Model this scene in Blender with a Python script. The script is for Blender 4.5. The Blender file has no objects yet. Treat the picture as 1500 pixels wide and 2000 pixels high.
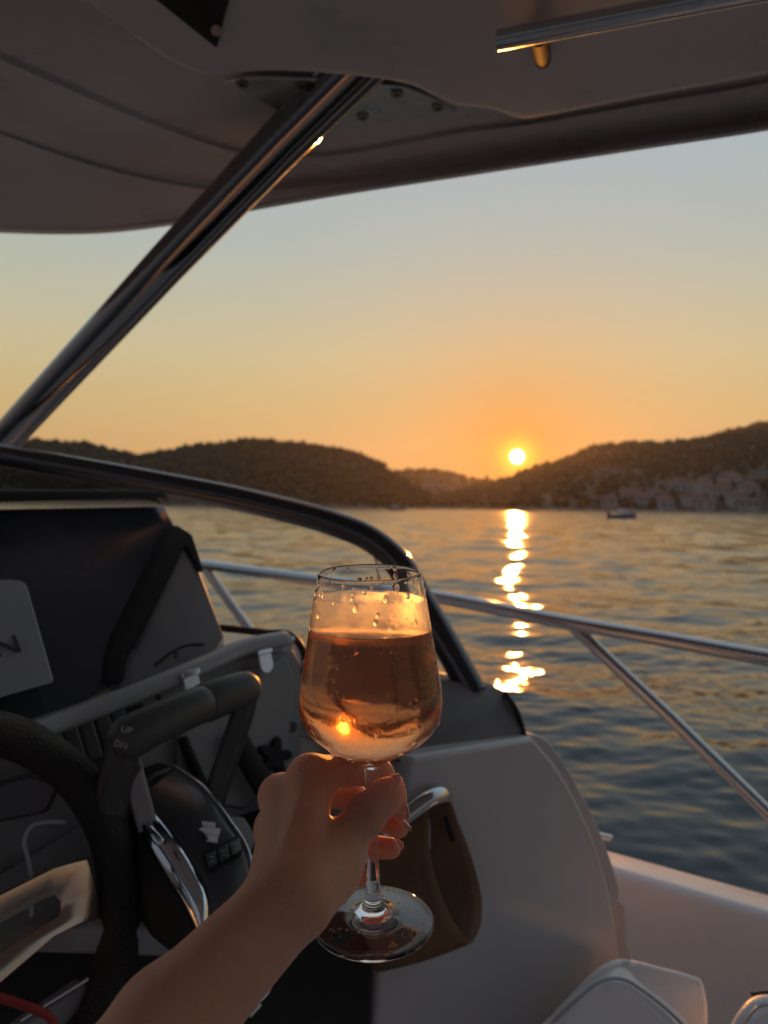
import bpy, bmesh, math, random
import numpy as np
from mathutils import Vector, Matrix, noise as mnoise

random.seed(7); RNG = np.random.default_rng(7)
scene = bpy.context.scene
COL = scene.collection
R = math.radians

# ------------------------------------------------------------------ camera
EYE = Vector((0.0, 0.0, 1.65))            # metres above the water
ROLL, PITCH = R(0.69), R(0.60)
_up = Vector((-math.sin(ROLL), 0, math.cos(ROLL)))
_rt = Vector((math.cos(ROLL), 0, math.sin(ROLL)))
_fw = Vector((0, 1, 0))
CAM_F = (_fw * math.cos(PITCH) - _up * math.sin(PITCH)).normalized()
CAM_U = (_up * math.cos(PITCH) + _fw * math.sin(PITCH)).normalized()
CAM_R = CAM_F.cross(CAM_U).normalized()
cam = bpy.data.cameras.new('camera'); camo = bpy.data.objects.new('camera', cam); COL.objects.link(camo)
m = Matrix((CAM_R, CAM_U, -CAM_F)).transposed().to_4x4(); m.translation = EYE
camo.matrix_world = m
cam.sensor_fit = 'VERTICAL'; cam.sensor_height = 36; cam.lens = 27.0
cam.clip_start = 0.02; cam.clip_end = 30000
cam.dof.use_dof = True; cam.dof.focus_distance = 0.478; cam.dof.aperture_fstop = 8.5
scene.camera = camo

def ray(u, v):                              # a direction through a point of the 1500x2000 photograph
    return CAM_F + CAM_R * ((u - 750) / 1500) + CAM_U * ((1000 - v) / 1500)
def P(u, v, y):                             # the point on that sight line at forward distance y
    d = ray(u, v); return EYE + d * (y / d.y)
def PZ(u, v, z):                            # ... at a height relative to the eye
    d = ray(u, v); return EYE + d * (z / d.z)
def PP(u, v, p0, n):                        # ... on a plane
    d = ray(u, v); return EYE + d * ((p0 - EYE).dot(n) / d.dot(n))

# ------------------------------------------------------------------ sun and sky
SUN = ray(1010, 892).normalized()
SUN_EL = math.asin(SUN.z); SUN_AZ = math.atan2(SUN.x, SUN.y)
world = bpy.data.worlds.new('World'); scene.world = world; world.use_nodes = True
wn = world.node_tree; wl = wn.links
def N(tree, kind, **kw):
    n = tree.nodes.new(kind)
    for k, val in kw.items(): setattr(n, k, val)
    return n
def math_node(tree, op, a, b=None, c=None):
    n = N(tree, 'ShaderNodeMath', operation=op)
    for i, x in enumerate((a, b, c)):
        if x is None: continue
        if hasattr(x, 'links'): tree.links.new(x, n.inputs[i])
        else: n.inputs[i].default_value = x
    return n.outputs[0]
def mix_col(tree, f, a, b, mode='MIX'):
    n = N(tree, 'ShaderNodeMix', data_type='RGBA', blend_type=mode)
    for s, x in ((0, f), (6, a), (7, b)):
        if hasattr(x, 'links'): tree.links.new(x, n.inputs[s])
        elif isinstance(x, (tuple, list)): n.inputs[s].default_value = (*x[:3], 1)
        else: n.inputs[s].default_value = x
    return n.outputs[2]
def ramp_node(tree, fac, stops, interp='LINEAR'):
    n = N(tree, 'ShaderNodeValToRGB'); r = n.color_ramp; r.interpolation = interp
    while len(r.elements) < len(stops): r.elements.new(0.5)
    for e, (p, c) in zip(r.elements, stops):
        e.position = p; e.color = (*c, 1) if len(c) == 3 else c
    tree.links.new(fac, n.inputs[0]); return n.outputs[0]
sky = N(wn, 'ShaderNodeTexSky', sky_type='NISHITA', sun_disc=False)
sky.sun_elevation = SUN_EL; sky.sun_rotation = SUN_AZ; sky.dust_density = 1.0
tc = N(wn, 'ShaderNodeTexCoord')
sep = N(wn, 'ShaderNodeSeparateXYZ'); wl.new(tc.outputs['Generated'], sep.inputs[0])
elev = math_node(wn, 'MAXIMUM', sep.outputs[2], 0.0)
SKY_SUNWARD = [(0, (.64, .335, .14)), (.06, (.64, .375, .155)), (.122, (.62, .455, .21)), (.187, (.595, .515, .305)), (.25, (.52, .515, .39)),
               (.31, (.455, .505, .46)), (.39, (.415, .495, .515)), (.65, (.34, .45, .54)), (1, (.23, .32, .43))]
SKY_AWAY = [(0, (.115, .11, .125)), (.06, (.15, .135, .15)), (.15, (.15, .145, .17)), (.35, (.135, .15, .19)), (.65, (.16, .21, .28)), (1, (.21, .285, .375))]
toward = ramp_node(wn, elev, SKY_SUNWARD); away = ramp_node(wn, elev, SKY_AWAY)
vd = N(wn, 'ShaderNodeVectorMath', operation='DOT_PRODUCT'); wl.new(tc.outputs['Generated'], vd.inputs[0]); vd.inputs[1].default_value = SUN
cosang = math_node(wn, 'MINIMUM', vd.outputs['Value'], 1.0)
side = N(wn, 'ShaderNodeMapRange', interpolation_type='SMOOTHSTEP'); wl.new(cosang, side.inputs[0])
side.inputs[1].default_value = -0.30; side.inputs[2].default_value = 0.74
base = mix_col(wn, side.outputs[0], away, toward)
nis = N(wn, 'ShaderNodeVectorMath', operation='MULTIPLY'); wl.new(sky.outputs[0], nis.inputs[0]); nis.inputs[1].default_value = (.1, .1, .1)
nic = N(wn, 'ShaderNodeVectorMath', operation='MINIMUM'); wl.new(nis.outputs[0], nic.inputs[0]); nic.inputs[1].default_value = (.8, .6, .4)
base = mix_col(wn, 0.06, base, nic.outputs[0])
ang = math_node(wn, 'MULTIPLY', math_node(wn, 'ARCCOSINE', cosang), 57.29578)       # degrees from the sun
wide = math_node(wn, 'MULTIPLY', math_node(wn, 'EXPONENT', math_node(wn, 'MULTIPLY', ang, -1 / 5.5)), 0.95)
base = mix_col(wn, wide, base, (.86, .29, .03))
near = math_node(wn, 'EXPONENT', math_node(wn, 'MULTIPLY', math_node(wn, 'POWER', math_node(wn, 'MULTIPLY', ang, 1 / 1.15), 2.0), -1.0))
base = mix_col(wn, near, base, (2.2, .95, .09))
disc = N(wn, 'ShaderNodeMapRange', interpolation_type='SMOOTHSTEP'); wl.new(ang, disc.inputs[0])
disc.inputs[1].default_value = 0.54; disc.inputs[2].default_value = 0.40; disc.inputs[3].default_value = 0; disc.inputs[4].default_value = 1
base = mix_col(wn, disc.outputs[0], base, (16, 12, 5.5))
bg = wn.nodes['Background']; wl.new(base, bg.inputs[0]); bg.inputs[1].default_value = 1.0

sun = bpy.data.lights.new('sun', 'SUN'); suno = bpy.data.objects.new('sun', sun); COL.objects.link(suno)
sun.energy = 2.7; sun.angle = R(0.55); sun.color = (1.0, 0.345, 0.055)
suno.rotation_euler = (-SUN).to_track_quat('-Z', 'Y').to_euler(); suno.location = (0, 0, 30)

scene.view_settings.view_transform = 'Standard'; scene.view_settings.look = 'None'
scene.view_settings.exposure = 0.0; scene.view_settings.gamma = 1.0; scene.view_settings.use_curve_mapping = False
scene.render.engine = 'CYCLES'
cy = scene.cycles
cy.use_denoising = True
try: cy.denoiser = 'OPENIMAGEDENOISE'
except Exception: pass
cy.max_bounces = 14; cy.transmission_bounces = 12; cy.glossy_bounces = 6; cy.diffuse_bounces = 4; cy.volume_bounces = 1
cy.transparent_max_bounces = 12; cy.sample_clamp_indirect = 6.0; cy.blur_glossy = 0.3; cy.caustics_refractive = True; cy.caustics_reflective = True

HAZE_DENSITY = 0.00009
# ------------------------------------------------------------------ materials
def mat(name, base=(.5, .5, .5), rough=.5, metal=0.0, var=0.0, vscale=8.0, bump=0.0, bscale=60.0, coat=0.0, sheen=0.0, spec=.5, rvar=0.0, detail=5.0, distort=0.0):
    mt = bpy.data.materials.new(name); mt.use_nodes = True
    t = mt.node_tree; b = t.nodes['Principled BSDF']
    b.inputs['Base Color'].default_value = (*base, 1); b.inputs['Roughness'].default_value = rough
    b.inputs['Metallic'].default_value = metal; b.inputs['Coat Weight'].default_value = coat; b.inputs['Coat Roughness'].default_value = .08
    b.inputs['Specular IOR Level'].default_value = spec
    co = N(t, 'ShaderNodeTexCoord').outputs['Object']
    if var or rvar:
        nz = N(t, 'ShaderNodeTexNoise'); nz.inputs['Scale'].default_value = vscale; nz.inputs['Detail'].default_value = detail; nz.inputs['Distortion'].default_value = distort
        t.links.new(co, nz.inputs['Vector'])
        if var:
            lo = tuple(max(0, c * (1 - var)) for c in base); hi = tuple(min(1, c * (1 + var)) for c in base)
            t.links.new(ramp_node(t, nz.outputs[0], [(.3, lo), (.7, hi)]), b.inputs['Base Color'])
        if rvar:
            mr = N(t, 'ShaderNodeMapRange'); t.links.new(nz.outputs[0], mr.inputs[0])
            mr.inputs[1].default_value = .3; mr.inputs[2].default_value = .7; mr.inputs[3].default_value = max(0, rough - rvar); mr.inputs[4].default_value = rough + rvar
            t.links.new(mr.outputs[0], b.inputs['Roughness'])
    if bump:
        nb = N(t, 'ShaderNodeTexNoise'); nb.inputs['Scale'].default_value = bscale; nb.inputs['Detail'].default_value = 4
        t.links.new(co, nb.inputs['Vector'])
        bn = N(t, 'ShaderNodeBump'); bn.inputs['Strength'].default_value = bump; bn.inputs['Distance'].default_value = .004
        t.links.new(nb.outputs[0], bn.inputs['Height']); t.links.new(bn.outputs[0], b.inputs['Normal'])
    return mt
M = {}
M['gelcoat_roof'] = mat('gelcoat_roof', (.57, .56, .555), .30, var=.10, vscale=3, rvar=.08)
M['gelcoat'] = mat('gelcoat', (.52, .505, .505), .26, var=.06, vscale=4, rvar=.06, coat=.3)
M['gelcoat_skylit'] = mat('gelcoat_skylit', (.76, .775, .80), .30, var=.04, vscale=4, rvar=.06)  # lighter, bluer copy of the gelcoat: overhead sky light put into its colour
M['grey_panel'] = mat('grey_panel', (.27, .275, .28), .42, var=.08, vscale=9, bump=.08, bscale=300)
M['trim_grey'] = mat('trim_grey', (.42, .44, .47), .35, var=.08, vscale=12)
M['dark_grey'] = mat('dark_grey', (.13, .115, .11), .55, var=.15, vscale=9, bump=.15, bscale=400)
M['hood'] = mat('hood_dark', (.055, .062, .075), .22, var=.25, vscale=5, rvar=.08)
M['black'] = mat('black_plastic', (.016, .016, .017), .38, var=.2, vscale=20, rvar=.08)
M['lever'] = mat('lever_arm', (.045, .046, .048), .35, var=.1, vscale=20, rvar=.06)
M['control'] = mat('control_cover', (.05, .054, .058), .32, var=.1, vscale=20, rvar=.06)
M['black_matte'] = mat('black_matte', (.012, .012, .013), .75, var=.3, vscale=6)
M['grip'] = mat('grip_rubber', (.07, .075, .075), .42, bump=.15, bscale=500, rvar=.08, vscale=14)
M['rocker'] = mat('rocker_plastic', (.085, .09, .095), .4, var=.15, vscale=30)
M['leather_black'] = mat('black_leather', (.010, .0095, .0095), .40, bump=.9, bscale=420)
M['steel'] = mat('stainless_steel', (.58, .575, .57), .13, 1.0, rvar=.05, vscale=25)
M['strut'] = mat('polished_strut', (.26, .25, .245), .07, 1.0, rvar=.04, vscale=25)
M['dark_rail'] = mat('dark_anodised', (.10, .10, .11), .16, .85, rvar=.05, vscale=18)
M['dull_steel'] = mat('brushed_plate', (.62, .63, .61), .34, 1.0, rvar=.1, vscale=30, var=.1)
M['chrome'] = mat('chrome', (.75, .77, .80), .06, 1.0)
M['satin'] = mat('satin_chrome', (.80, .83, .87), .38, 1.0)
M['spoke'] = mat('spoke_metal', (.50, .38, .29), .15, 1.0, rvar=.06, vscale=20)
M['white_vinyl'] = mat('white_vinyl', (.86, .855, .85), .42, var=.04, vscale=6, bump=.25, bscale=260)
M['tan'] = mat('tan_leather', (.14, .068, .026), .6, var=.3, vscale=14, bump=.4, bscale=240)
M['dim_print'] = mat('dim_print', (.45, .46, .47), .5)
M['grey_print'] = mat('grey_print', (.06, .065, .07), .5)
M['emblem_reflection'] = mat('emblem_reflection', (.80, .82, .85), .30, .15)  # sky reflection of the metal emblem put into a pale colour
M['cover'] = mat('screen_cover', (.36, .385, .40), .5, var=.06, vscale=10)
M['red_cord'] = mat('red_cord', (.30, .02, .015), .6)
M['screw'] = mat('screw_steel', (.35, .32, .28), .3, 1.0)
M['house_wall'] = mat('house_wall', (.40, .38, .37), .8, var=.15, vscale=.4)
M['roof_tile'] = mat('roof_tile', (.20, .10, .07), .8, var=.2, vscale=1.5)
M['window_dark'] = mat('window_dark', (.03, .035, .04), .2)
M['bark'] = mat('bark', (.08, .055, .04), .9, var=.3, vscale=2)
M['foliage'] = mat('pine_foliage', (.024, .031, .015), .9, var=.4, vscale=.12)
M['scrub'] = mat('hillside_scrub', (.048, .042, .026), .9, var=.4, vscale=.05)
M['rock'] = mat('shore_rock', (.22, .19, .16), .9, var=.3, vscale=.3)
M['boat_white'] = mat('boat_white', (.72, .72, .72), .4)
M['boat_blue'] = mat('boat_navy', (.05, .07, .12), .4)
M['boat_red'] = mat('boat_orange', (.5, .12, .05), .5)

def glass_mat(name, color=(1, 1, 1), ior=1.5, rough=0.0):
    mt = bpy.data.materials.new(name); mt.use_nodes = True; t = mt.node_tree
    t.nodes.remove(t.nodes['Principled BSDF']); g = N(t, 'ShaderNodeBsdfGlass')
    g.inputs['Color'].default_value = (*color, 1); g.inputs['IOR'].default_value = ior; g.inputs['Roughness'].default_value = rough
    t.links.new(g.outputs[0], t.nodes['Material Output'].inputs[0]); return mt
M['glass'] = glass_mat('clear_glass')
M['water_drop'] = glass_mat('water_drop', ior=1.33)

# ------------------------------------------------------------------ mesh helpers
def tag(o, label=None, cat=None, group=None, kind=None):
    if label: o['label'] = label
    if cat: o['category'] = cat
    if group: o['group'] = group
    if kind: o['kind'] = kind
    return o
def obj(name, verts, faces, material, parent=None, smooth=True, mats=None, fmat=None):
    me = bpy.data.meshes.new(name)
    me.from_pydata([tuple(v) for v in verts], [], [tuple(f) for f in faces])
    for mt in (mats or [material]): me.materials.append(mt)
    if fmat is not None: me.polygons.foreach_set('material_index', fmat)
    me.polygons.foreach_set('use_smooth', [smooth] * len(me.polygons)); me.update()
    o = bpy.data.objects.new(name, me); COL.objects.link(o)
    if parent is not None: o.parent = parent; o.matrix_parent_inverse = parent.matrix_world.inverted()
    return o
def empty(name, loc, label=None, cat=None, group=None):
    o = bpy.data.objects.new(name, None); COL.objects.link(o); o.location = loc; o.empty_display_size = .05
    o.matrix_world = Matrix.Translation(loc)
    return tag(o, label, cat, group)
def bevel(o, w, seg=3, angle=40):
    b = o.modifiers.new('bevel', 'BEVEL'); b.width = w; b.segments = seg; b.limit_method = 'ANGLE'; b.angle_limit = R(angle)
    b.harden_normals = False
    try:
        o.data.set_sharp_from_angle(angle=R(50))
    except Exception: pass
    return o
def spline(pts, n):                          # smooth curve through points (tangents weighted by spacing), n steps a segment
    pts = [Vector(p) for p in pts]; out = []; L = len(pts)
    d = [max((pts[i + 1] - pts[i]).length, 1e-9) for i in range(L - 1)]
    tg = []
    for i in range(L):
        if i == 0: tg.append((pts[1] - pts[0]) / d[0])
        elif i == L - 1: tg.append((pts[-1] - pts[-2]) / d[-1])
        else: tg.append(((pts[i + 1] - pts[i]) / d[i] * d[i - 1] + (pts[i] - pts[i - 1]) / d[i - 1] * d[i]) / (d[i] + d[i - 1]))
    for i in range(L - 1):
        for k in range(n):
            t = k / n; t2, t3 = t * t, t ** 3
            out.append(pts[i] * (2 * t3 - 3 * t2 + 1) + tg[i] * d[i] * (t3 - 2 * t2 + t) + pts[i + 1] * (3 * t2 - 2 * t3) + tg[i + 1] * d[i] * (t3 - t2))
    out.append(pts[-1]); return out
def closed_spline(pts, n):
    pts = [Vector(p) for p in pts]; k = len(pts); full = spline(pts[-2:] + pts + pts[:2], n); return full[2 * n:(k + 2) * n]
def tube_geo(path, radii, seg=20, flat=1.0, flat_dir=None, caps=True, round_ends=False):
    path = [Vector(p) for p in path]
    if not isinstance(radii, (list, tuple)): radii = [radii] * len(path)
    if round_ends:
        for end in (0, -1):
            a, b = (path[0], path[1]) if end == 0 else (path[-1], path[-2])
            r = radii[end]; d = (a - b).normalized(); ex = [(a + d * r * math.sin(q), r * math.cos(q)) for q in (R(25), R(50), R(70), R(84))]
            if end == 0: path = [e[0] for e in ex[::-1]] + path; radii = [e[1] for e in ex[::-1]] + list(radii)
            else: path = path + [e[0] for e in ex]; radii = list(radii) + [e[1] for e in ex]
    vs, fs = [], []; prev = None
    for i, p in enumerate(path):
        t = (path[min(i + 1, len(path) - 1)] - path[max(i - 1, 0)]).normalized()
        if prev is None:
            a = Vector(flat_dir) if flat_dir is not None else (Vector((0, 0, 1)) if abs(t.z) < .9 else Vector((1, 0, 0)))
        else: a = prev
        a = (a - t * a.dot(t)).normalized(); prev = a; b = t.cross(a)
        for k in range(seg):
            q = 2 * math.pi * k / seg
            vs.append(p + (a * math.cos(q) * flat + b * math.sin(q)) * radii[i])
    n = len(path)
    for i in range(n - 1):
        for k in range(seg):
            fs.append((i * seg + k, i * seg + (k + 1) % seg, (i + 1) * seg + (k + 1) % seg, (i + 1) * seg + k))
    if caps: fs.append(tuple(range(seg))[::-1]); fs.append(tuple((n - 1) * seg + k for k in range(seg)))
    return vs, fs
def tube(name, path, r, material, parent=None, **kw):
    vs, fs = tube_geo(path, r, **kw); o = obj(name, vs, fs, material, parent)
    try: o.data.set_sharp_from_angle(angle=R(60))
    except Exception: pass
    return o
def slab(name, pts, off, material, parent=None, bev=0.0, seg=3, smooth=False):
    off = Vector(off); n = len(pts); vs = [Vector(p) for p in pts] + [Vector(p) + off for p in pts]
    fs = [tuple(range(n)), tuple(range(2 * n - 1, n - 1, -1))] + [(i, i + n, (i + 1) % n + n, (i + 1) % n) for i in range(n)]
    o = obj(name, vs, fs, material, parent, smooth or bev > 0)
    bm = bmesh.new(); bm.from_mesh(o.data); bmesh.ops.recalc_face_normals(bm, faces=bm.faces); bm.to_mesh(o.data); bm.free()
    if bev: bevel(o, bev, seg)
    return o
def loft(name, rows, material, parent=None, closed=False, thick=0.0, flip=False):
    n = len(rows[0]); vs = [p for r in rows for p in r]; fs = []
    for i in range(len(rows) - 1):
        for k in range(n if closed else n - 1):
            f = (i * n + k, i * n + (k + 1) % n, (i + 1) * n + (k + 1) % n, (i + 1) * n + k)
            fs.append(f[::-1] if flip else f)
    o = obj(name, vs, fs, material, parent)
    if thick:
        s = o.modifiers.new('solid', 'SOLIDIFY'); s.thickness = thick; s.offset = -1
    return o
def box_geo(c, ax, ay, az):                  # half-axis vectors
    c = Vector(c); vs = [c + ax * i + ay * j + az * k for i in (-1, 1) for j in (-1, 1) for k in (-1, 1)]
    return vs, [(0, 1, 3, 2), (4, 6, 7, 5), (0, 4, 5, 1), (2, 3, 7, 6), (0, 2, 6, 4), (1, 5, 7, 3)]
def box(name, c, ax, ay, az, material, parent=None, bev=0.0, seg=3):
    vs, fs = box_geo(c, Vector(ax), Vector(ay), Vector(az)); o = obj(name, vs, fs, material, parent, bev > 0)
    bm = bmesh.new(); bm.from_mesh(o.data); bmesh.ops.recalc_face_normals(bm, faces=bm.faces); bm.to_mesh(o.data); bm.free()
    if bev: bevel(o, bev, seg)
    return o
def lettering(name, s, origin, right, up, height, material, parent):
    cu = bpy.data.curves.new('text', 'FONT'); cu.body = s; cu.size = height; cu.extrude = height * .02; cu.align_x = 'CENTER'; cu.align_y = 'CENTER'
    tmp = bpy.data.objects.new('text', cu); COL.objects.link(tmp)
    me = bpy.data.meshes.new_from_object(tmp.evaluated_get(bpy.context.evaluated_depsgraph_get()))
    bpy.data.objects.remove(tmp)
    right = Vector(right).normalized(); n = right.cross(Vector(up)).normalized(); up = n.cross(right)
    mm = Matrix((right, up, n)).transposed().to_4x4(); mm.translation = origin
    me.transform(mm); me.materials.clear(); me.materials.append(material)
    o = bpy.data.objects.new(name, me); COL.objects.link(o); o.parent = parent; o.matrix_parent_inverse = parent.matrix_world.inverted()
    return o

# ================================================================== THE SETTING
# ---- sea: one sheet to the horizon, finer towards the boat, real waves where they can be seen
def wave_height(x, y, cell):
    h = np.zeros_like(x); rg = np.random.default_rng(11)
    for i in range(76):
        lam = 0.13 * (50.0 ** (i / 75.0))                       # 0.13 .. 6.5 m
        th = math.pi / 2 + rg.normal(0, .62); k = 2 * math.pi / lam; ph = rg.uniform(0, 2 * math.pi)
        amp = 0.0030 * lam ** 0.86 * rg.uniform(.5, 1.25)
        fade = np.clip((lam / cell - 2.2) / 3.0, 0, 1)
        h += amp * fade * np.sin(k * (x * math.cos(th) + y * math.sin(th)) + ph)
    return h
def sea_sector(a0, a1, na, radii):
    a = np.linspace(a0, a1, na + 1); A, RR = np.meshgrid(a, radii)
    X, Y = RR * np.sin(A), RR * np.cos(A)
    dr = np.gradient(radii); cell = np.maximum(dr[:, None], RR * (a1 - a0) / na)
    Z = wave_height(X, Y, cell)
    V = np.stack([X, Y, Z], -1).reshape(-1, 3); nr = len(radii); w = na + 1
    i, j = np.meshgrid(np.arange(nr - 1), np.arange(na), indexing='ij'); q = i * w + j
    F = np.stack([q, q + 1, q + w + 1, q + w], -1).reshape(-1, 4)[:, ::-1]
    return V, F
r1 = np.concatenate([np.linspace(1.2, 9, 300)[:-1], np.geomspace(9, 70, 430)[:-1], np.geomspace(70, 340, 430)[:-1], np.geomspace(340, 14000, 50)])
V1, F1 = sea_sector(R(-44), R(44), 460, r1)
r2 = np.geomspace(1.2, 14000, 60)
V2, F2 = sea_sector(R(44), R(316), 90, r2)
Vs = np.concatenate([V1, V2]); Fs = np.concatenate([F1, F2 + len(V1)])
me = bpy.data.meshes.new('sea'); me.vertices.add(len(Vs)); me.vertices.foreach_set('co', Vs.ravel().astype(np.float32))
me.loops.add(len(Fs) * 4); me.loops.foreach_set('vertex_index', Fs.ravel().astype(np.int32))
me.polygons.add(len(Fs)); me.polygons.foreach_set('loop_start', np.arange(0, len(Fs) * 4, 4, dtype=np.int32))
me.update(calc_edges=True); me.polygons.foreach_set('use_smooth', [True] * len(Fs)); me.validate()
seam = bpy.data.materials.new('sea_water'); seam.use_nodes = True; t = seam.node_tree; b = t.nodes['Principled BSDF']
b.inputs['Base Color'].default_value = (.034, .040, .043, 1); b.inputs['Roughness'].default_value = .06; b.inputs['IOR'].default_value = 1.33
co = N(t, 'ShaderNodeTexCoord').outputs['Object']
ln = N(t, 'ShaderNodeVectorMath', operation='LENGTH'); t.links.new(co, ln.inputs[0])      # ripples too fine to resolve far out
rg_ = N(t, 'ShaderNodeMapRange', interpolation_type='SMOOTHSTEP'); t.links.new(ln.outputs['Value'], rg_.inputs[0])
rg_.inputs[1].default_value = 8; rg_.inputs[2].default_value = 140; rg_.inputs[3].default_value = .055; rg_.inputs[4].default_value = .17
t.links.new(rg_.outputs[0], b.inputs['Roughness'])
hsum = None
for sc_, st, rot in ((.7, .056, .25), (2.3, .024, -.3), (7.0, .0065, .15)):
    mp = N(t, 'ShaderNodeMapping'); t.links.new(co, mp.inputs[0]); mp.inputs['Rotation'].default_value = (0, 0, rot); mp.inputs['Scale'].default_value = (.5, 1.0, 1.0)
    nz = N(t, 'ShaderNodeTexNoise'); nz.inputs['Scale'].default_value = sc_; nz.inputs['Detail'].default_value = 2.0; t.links.new(mp.outputs[0], nz.inputs['Vector'])
    hh = math_node(t, 'MULTIPLY', nz.outputs[0], st); hsum = hh if hsum is None else math_node(t, 'ADD', hsum, hh)
bn = N(t, 'ShaderNodeBump'); bn.inputs['Strength'].default_value = 1.0; bn.inputs['Distance'].default_value = 1.0
t.links.new(hsum, bn.inputs['Height']); t.links.new(bn.outputs[0], b.inputs['Normal'])
me.materials.append(seam)
sea = bpy.data.objects.new('sea', me); COL.objects.link(sea); tag(sea, kind='structure')
sea['label'] = 'calm rippled evening sea with the sun glittering on it'

# ---- hills across the bay
def interp(keys, u):
    xs = [k[0] for k in keys]; ys = [k[1] for k in keys]; return float(np.interp(u, xs, ys))
HILLS = {
 'wooded_hill': dict(ridge=[(-900, 900), (-500, 850), (-200, 872), (0, 866), (80, 862), (180, 871), (270, 892), (330, 880), (390, 870), (440, 868), (485, 858), (560, 866), (610, 872), (660, 880), (710, 893), (745, 912), (790, 945), (860, 978), (930, 992)],
        ds=300, dr=[(-900, 430), (500, 480), (930, 330)], u=(-900, 930), mat='scrub'),
 'far_hill': dict(ridge=[(480, 935), (620, 930), (720, 925), (790, 917), (830, 914), (880, 922), (930, 935), (985, 938), (1040, 935), (1120, 945), (1300, 960)],
        ds=520, dr=[(400, 900), (1300, 900)], u=(480, 1300), mat='scrub'),
 'village_hill': dict(ridge=[(690, 994), (760, 984), (830, 972), (890, 958), (940, 947), (985, 937), (1020, 922), (1060, 907), (1090, 900), (1120, 888), (1160, 872), (1190, 868), (1225, 864), (1280, 866), (1330, 860), (1370, 856), (1420, 842), (1500, 824), (1700, 790), (2000, 800), (2500, 850)],
        ds=310, dr=[(690, 420), (1000, 640), (2500, 640)], u=(690, 2500), mat='scrub')}
def hill_point(h, u, s):                       # s = 0 shore .. 1 ridge
    dr = interp(h['dr'], u); D = h['ds'] + (dr - h['ds']) * s
    top = P(u, interp(h['ridge'], u), dr); z = max(top.z - 2.2, .2) * (s ** 0.92)
    p = P(u, 985, D); 
    return Vector((p.x, p.y, z))
def hill_at(h, u, v):                          # the spot of the slope that is seen at (u, v)
    best = None
    for i in range(1, 60):
        p = hill_point(h, u, i / 60); d = p - EYE; vv = 1000 - 1500 * d.dot(CAM_U) / d.dot(CAM_F)
        if best is None or abs(vv - v) < best[0]: best = (abs(vv - v), p)
    return best[1]
for hn, h in HILLS.items():
    us = np.linspace(h['u'][0], h['u'][1], 160); rows = []
    for u in us:
        col = [hill_point(h, u, s) for s in np.linspace(0, 1, 22)]
        col[0].z = -2.0; col.insert(1, col[1].lerp(col[0], .6)); col[1].z = .6
        nzs = [mnoise.noise(Vector((p.x, p.y, 0)) * .02) * 3.0 * min(1, k / 6) for k, p in enumerate(col)]
        for p, dz in zip(col, nzs): p.z += dz * (0 if p.z < 1 else 1)
        back = col[-1].copy(); back.y += 160; back.z = max(0, back.z * .6); col.append(back)
        back2 = back.copy(); back2.y += 300; back2.z = -2; col.append(back2)
        rows.append(col)
    o = loft(hn, rows, M[h['mat']]); tag(o, kind='structure')
    # the woods on it: one mass of crowns
    blob_v = []; blob_f = []
    bmk = bmesh.new(); bmesh.ops.create_icosphere(bmk, subdivisions=1, radius=1.0); bmk.verts.ensure_lookup_table()
    bv = np.array([v.co[:] for v in bmk.verts]); bf = np.array([[v.index for v in f.verts] for f in bmk.faces]); bmk.free()
    n = {'wooded_hill': 4600, 'far_hill': 2200, 'village_hill': 4600}[hn]
    for k in range(n):
        ub = random.uniform(max(h['u'][0], -250), min(h['u'][1], 1750)); s = 1.0 if k % 5 == 0 else random.random() ** .8
        p = hill_point(h, ub, max(.03, s))
        if hn == 'far_hill' and random.random() < .1: continue
        if hn == 'village_hill' and 1280 < ub < 1500 and s < .32 and random.random() < .75: continue
        if p.z < .5: continue
        rr = random.uniform(1.0, 2.4); hz = rr * random.uniform(.8, 1.5)
        pts = bv * np.array([rr, rr, hz]) * (1 + RNG.normal(0, .20, (len(bv), 1))) + np.array([p.x, p.y, p.z + hz * .5])
        blob_f.append(bf + len(bv) * len(blob_v)); blob_v.append(pts)
    if blob_v:
        wv = np.concatenate(blob_v); wf = np.concatenate(blob_f)
        wo = obj('woodland', wv.tolist(), wf.tolist(), M['foliage'], smooth=False)
        tag(wo, {'wooded_hill': 'dark pine wood covering the left hill', 'far_hill': 'scattered scrub trees on the low far saddle', 'village_hill': 'dark wood covering the right hill above the village'}[hn], 'woodland', kind='stuff')
    # rocky waterline
    sv, sf = [], []
    for u in np.linspace(max(h['u'][0], -300), min(h['u'][1], 1800), 240):
        p = hill_point(h, u, 0); 
        rr = random.uniform(.5, 1.3); pts = bv * np.array([rr * 1.6, rr, rr * .7]) * (1 + RNG.normal(0, .2, (len(bv), 1))) + np.array([p.x, p.y - 1, .1])
        sf.append(bf + len(bv) * len(sv)); sv.append(pts)
    so = obj('shore_rocks', np.concatenate(sv).tolist(), np.concatenate(sf).tolist(), M['rock'], smooth=False)
    tag(so, 'pale broken rocks along the waterline of the ' + {'wooded_hill': 'left hill', 'far_hill': 'far saddle', 'village_hill': 'right hill'}[hn], 'rocks', kind='stuff')

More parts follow.
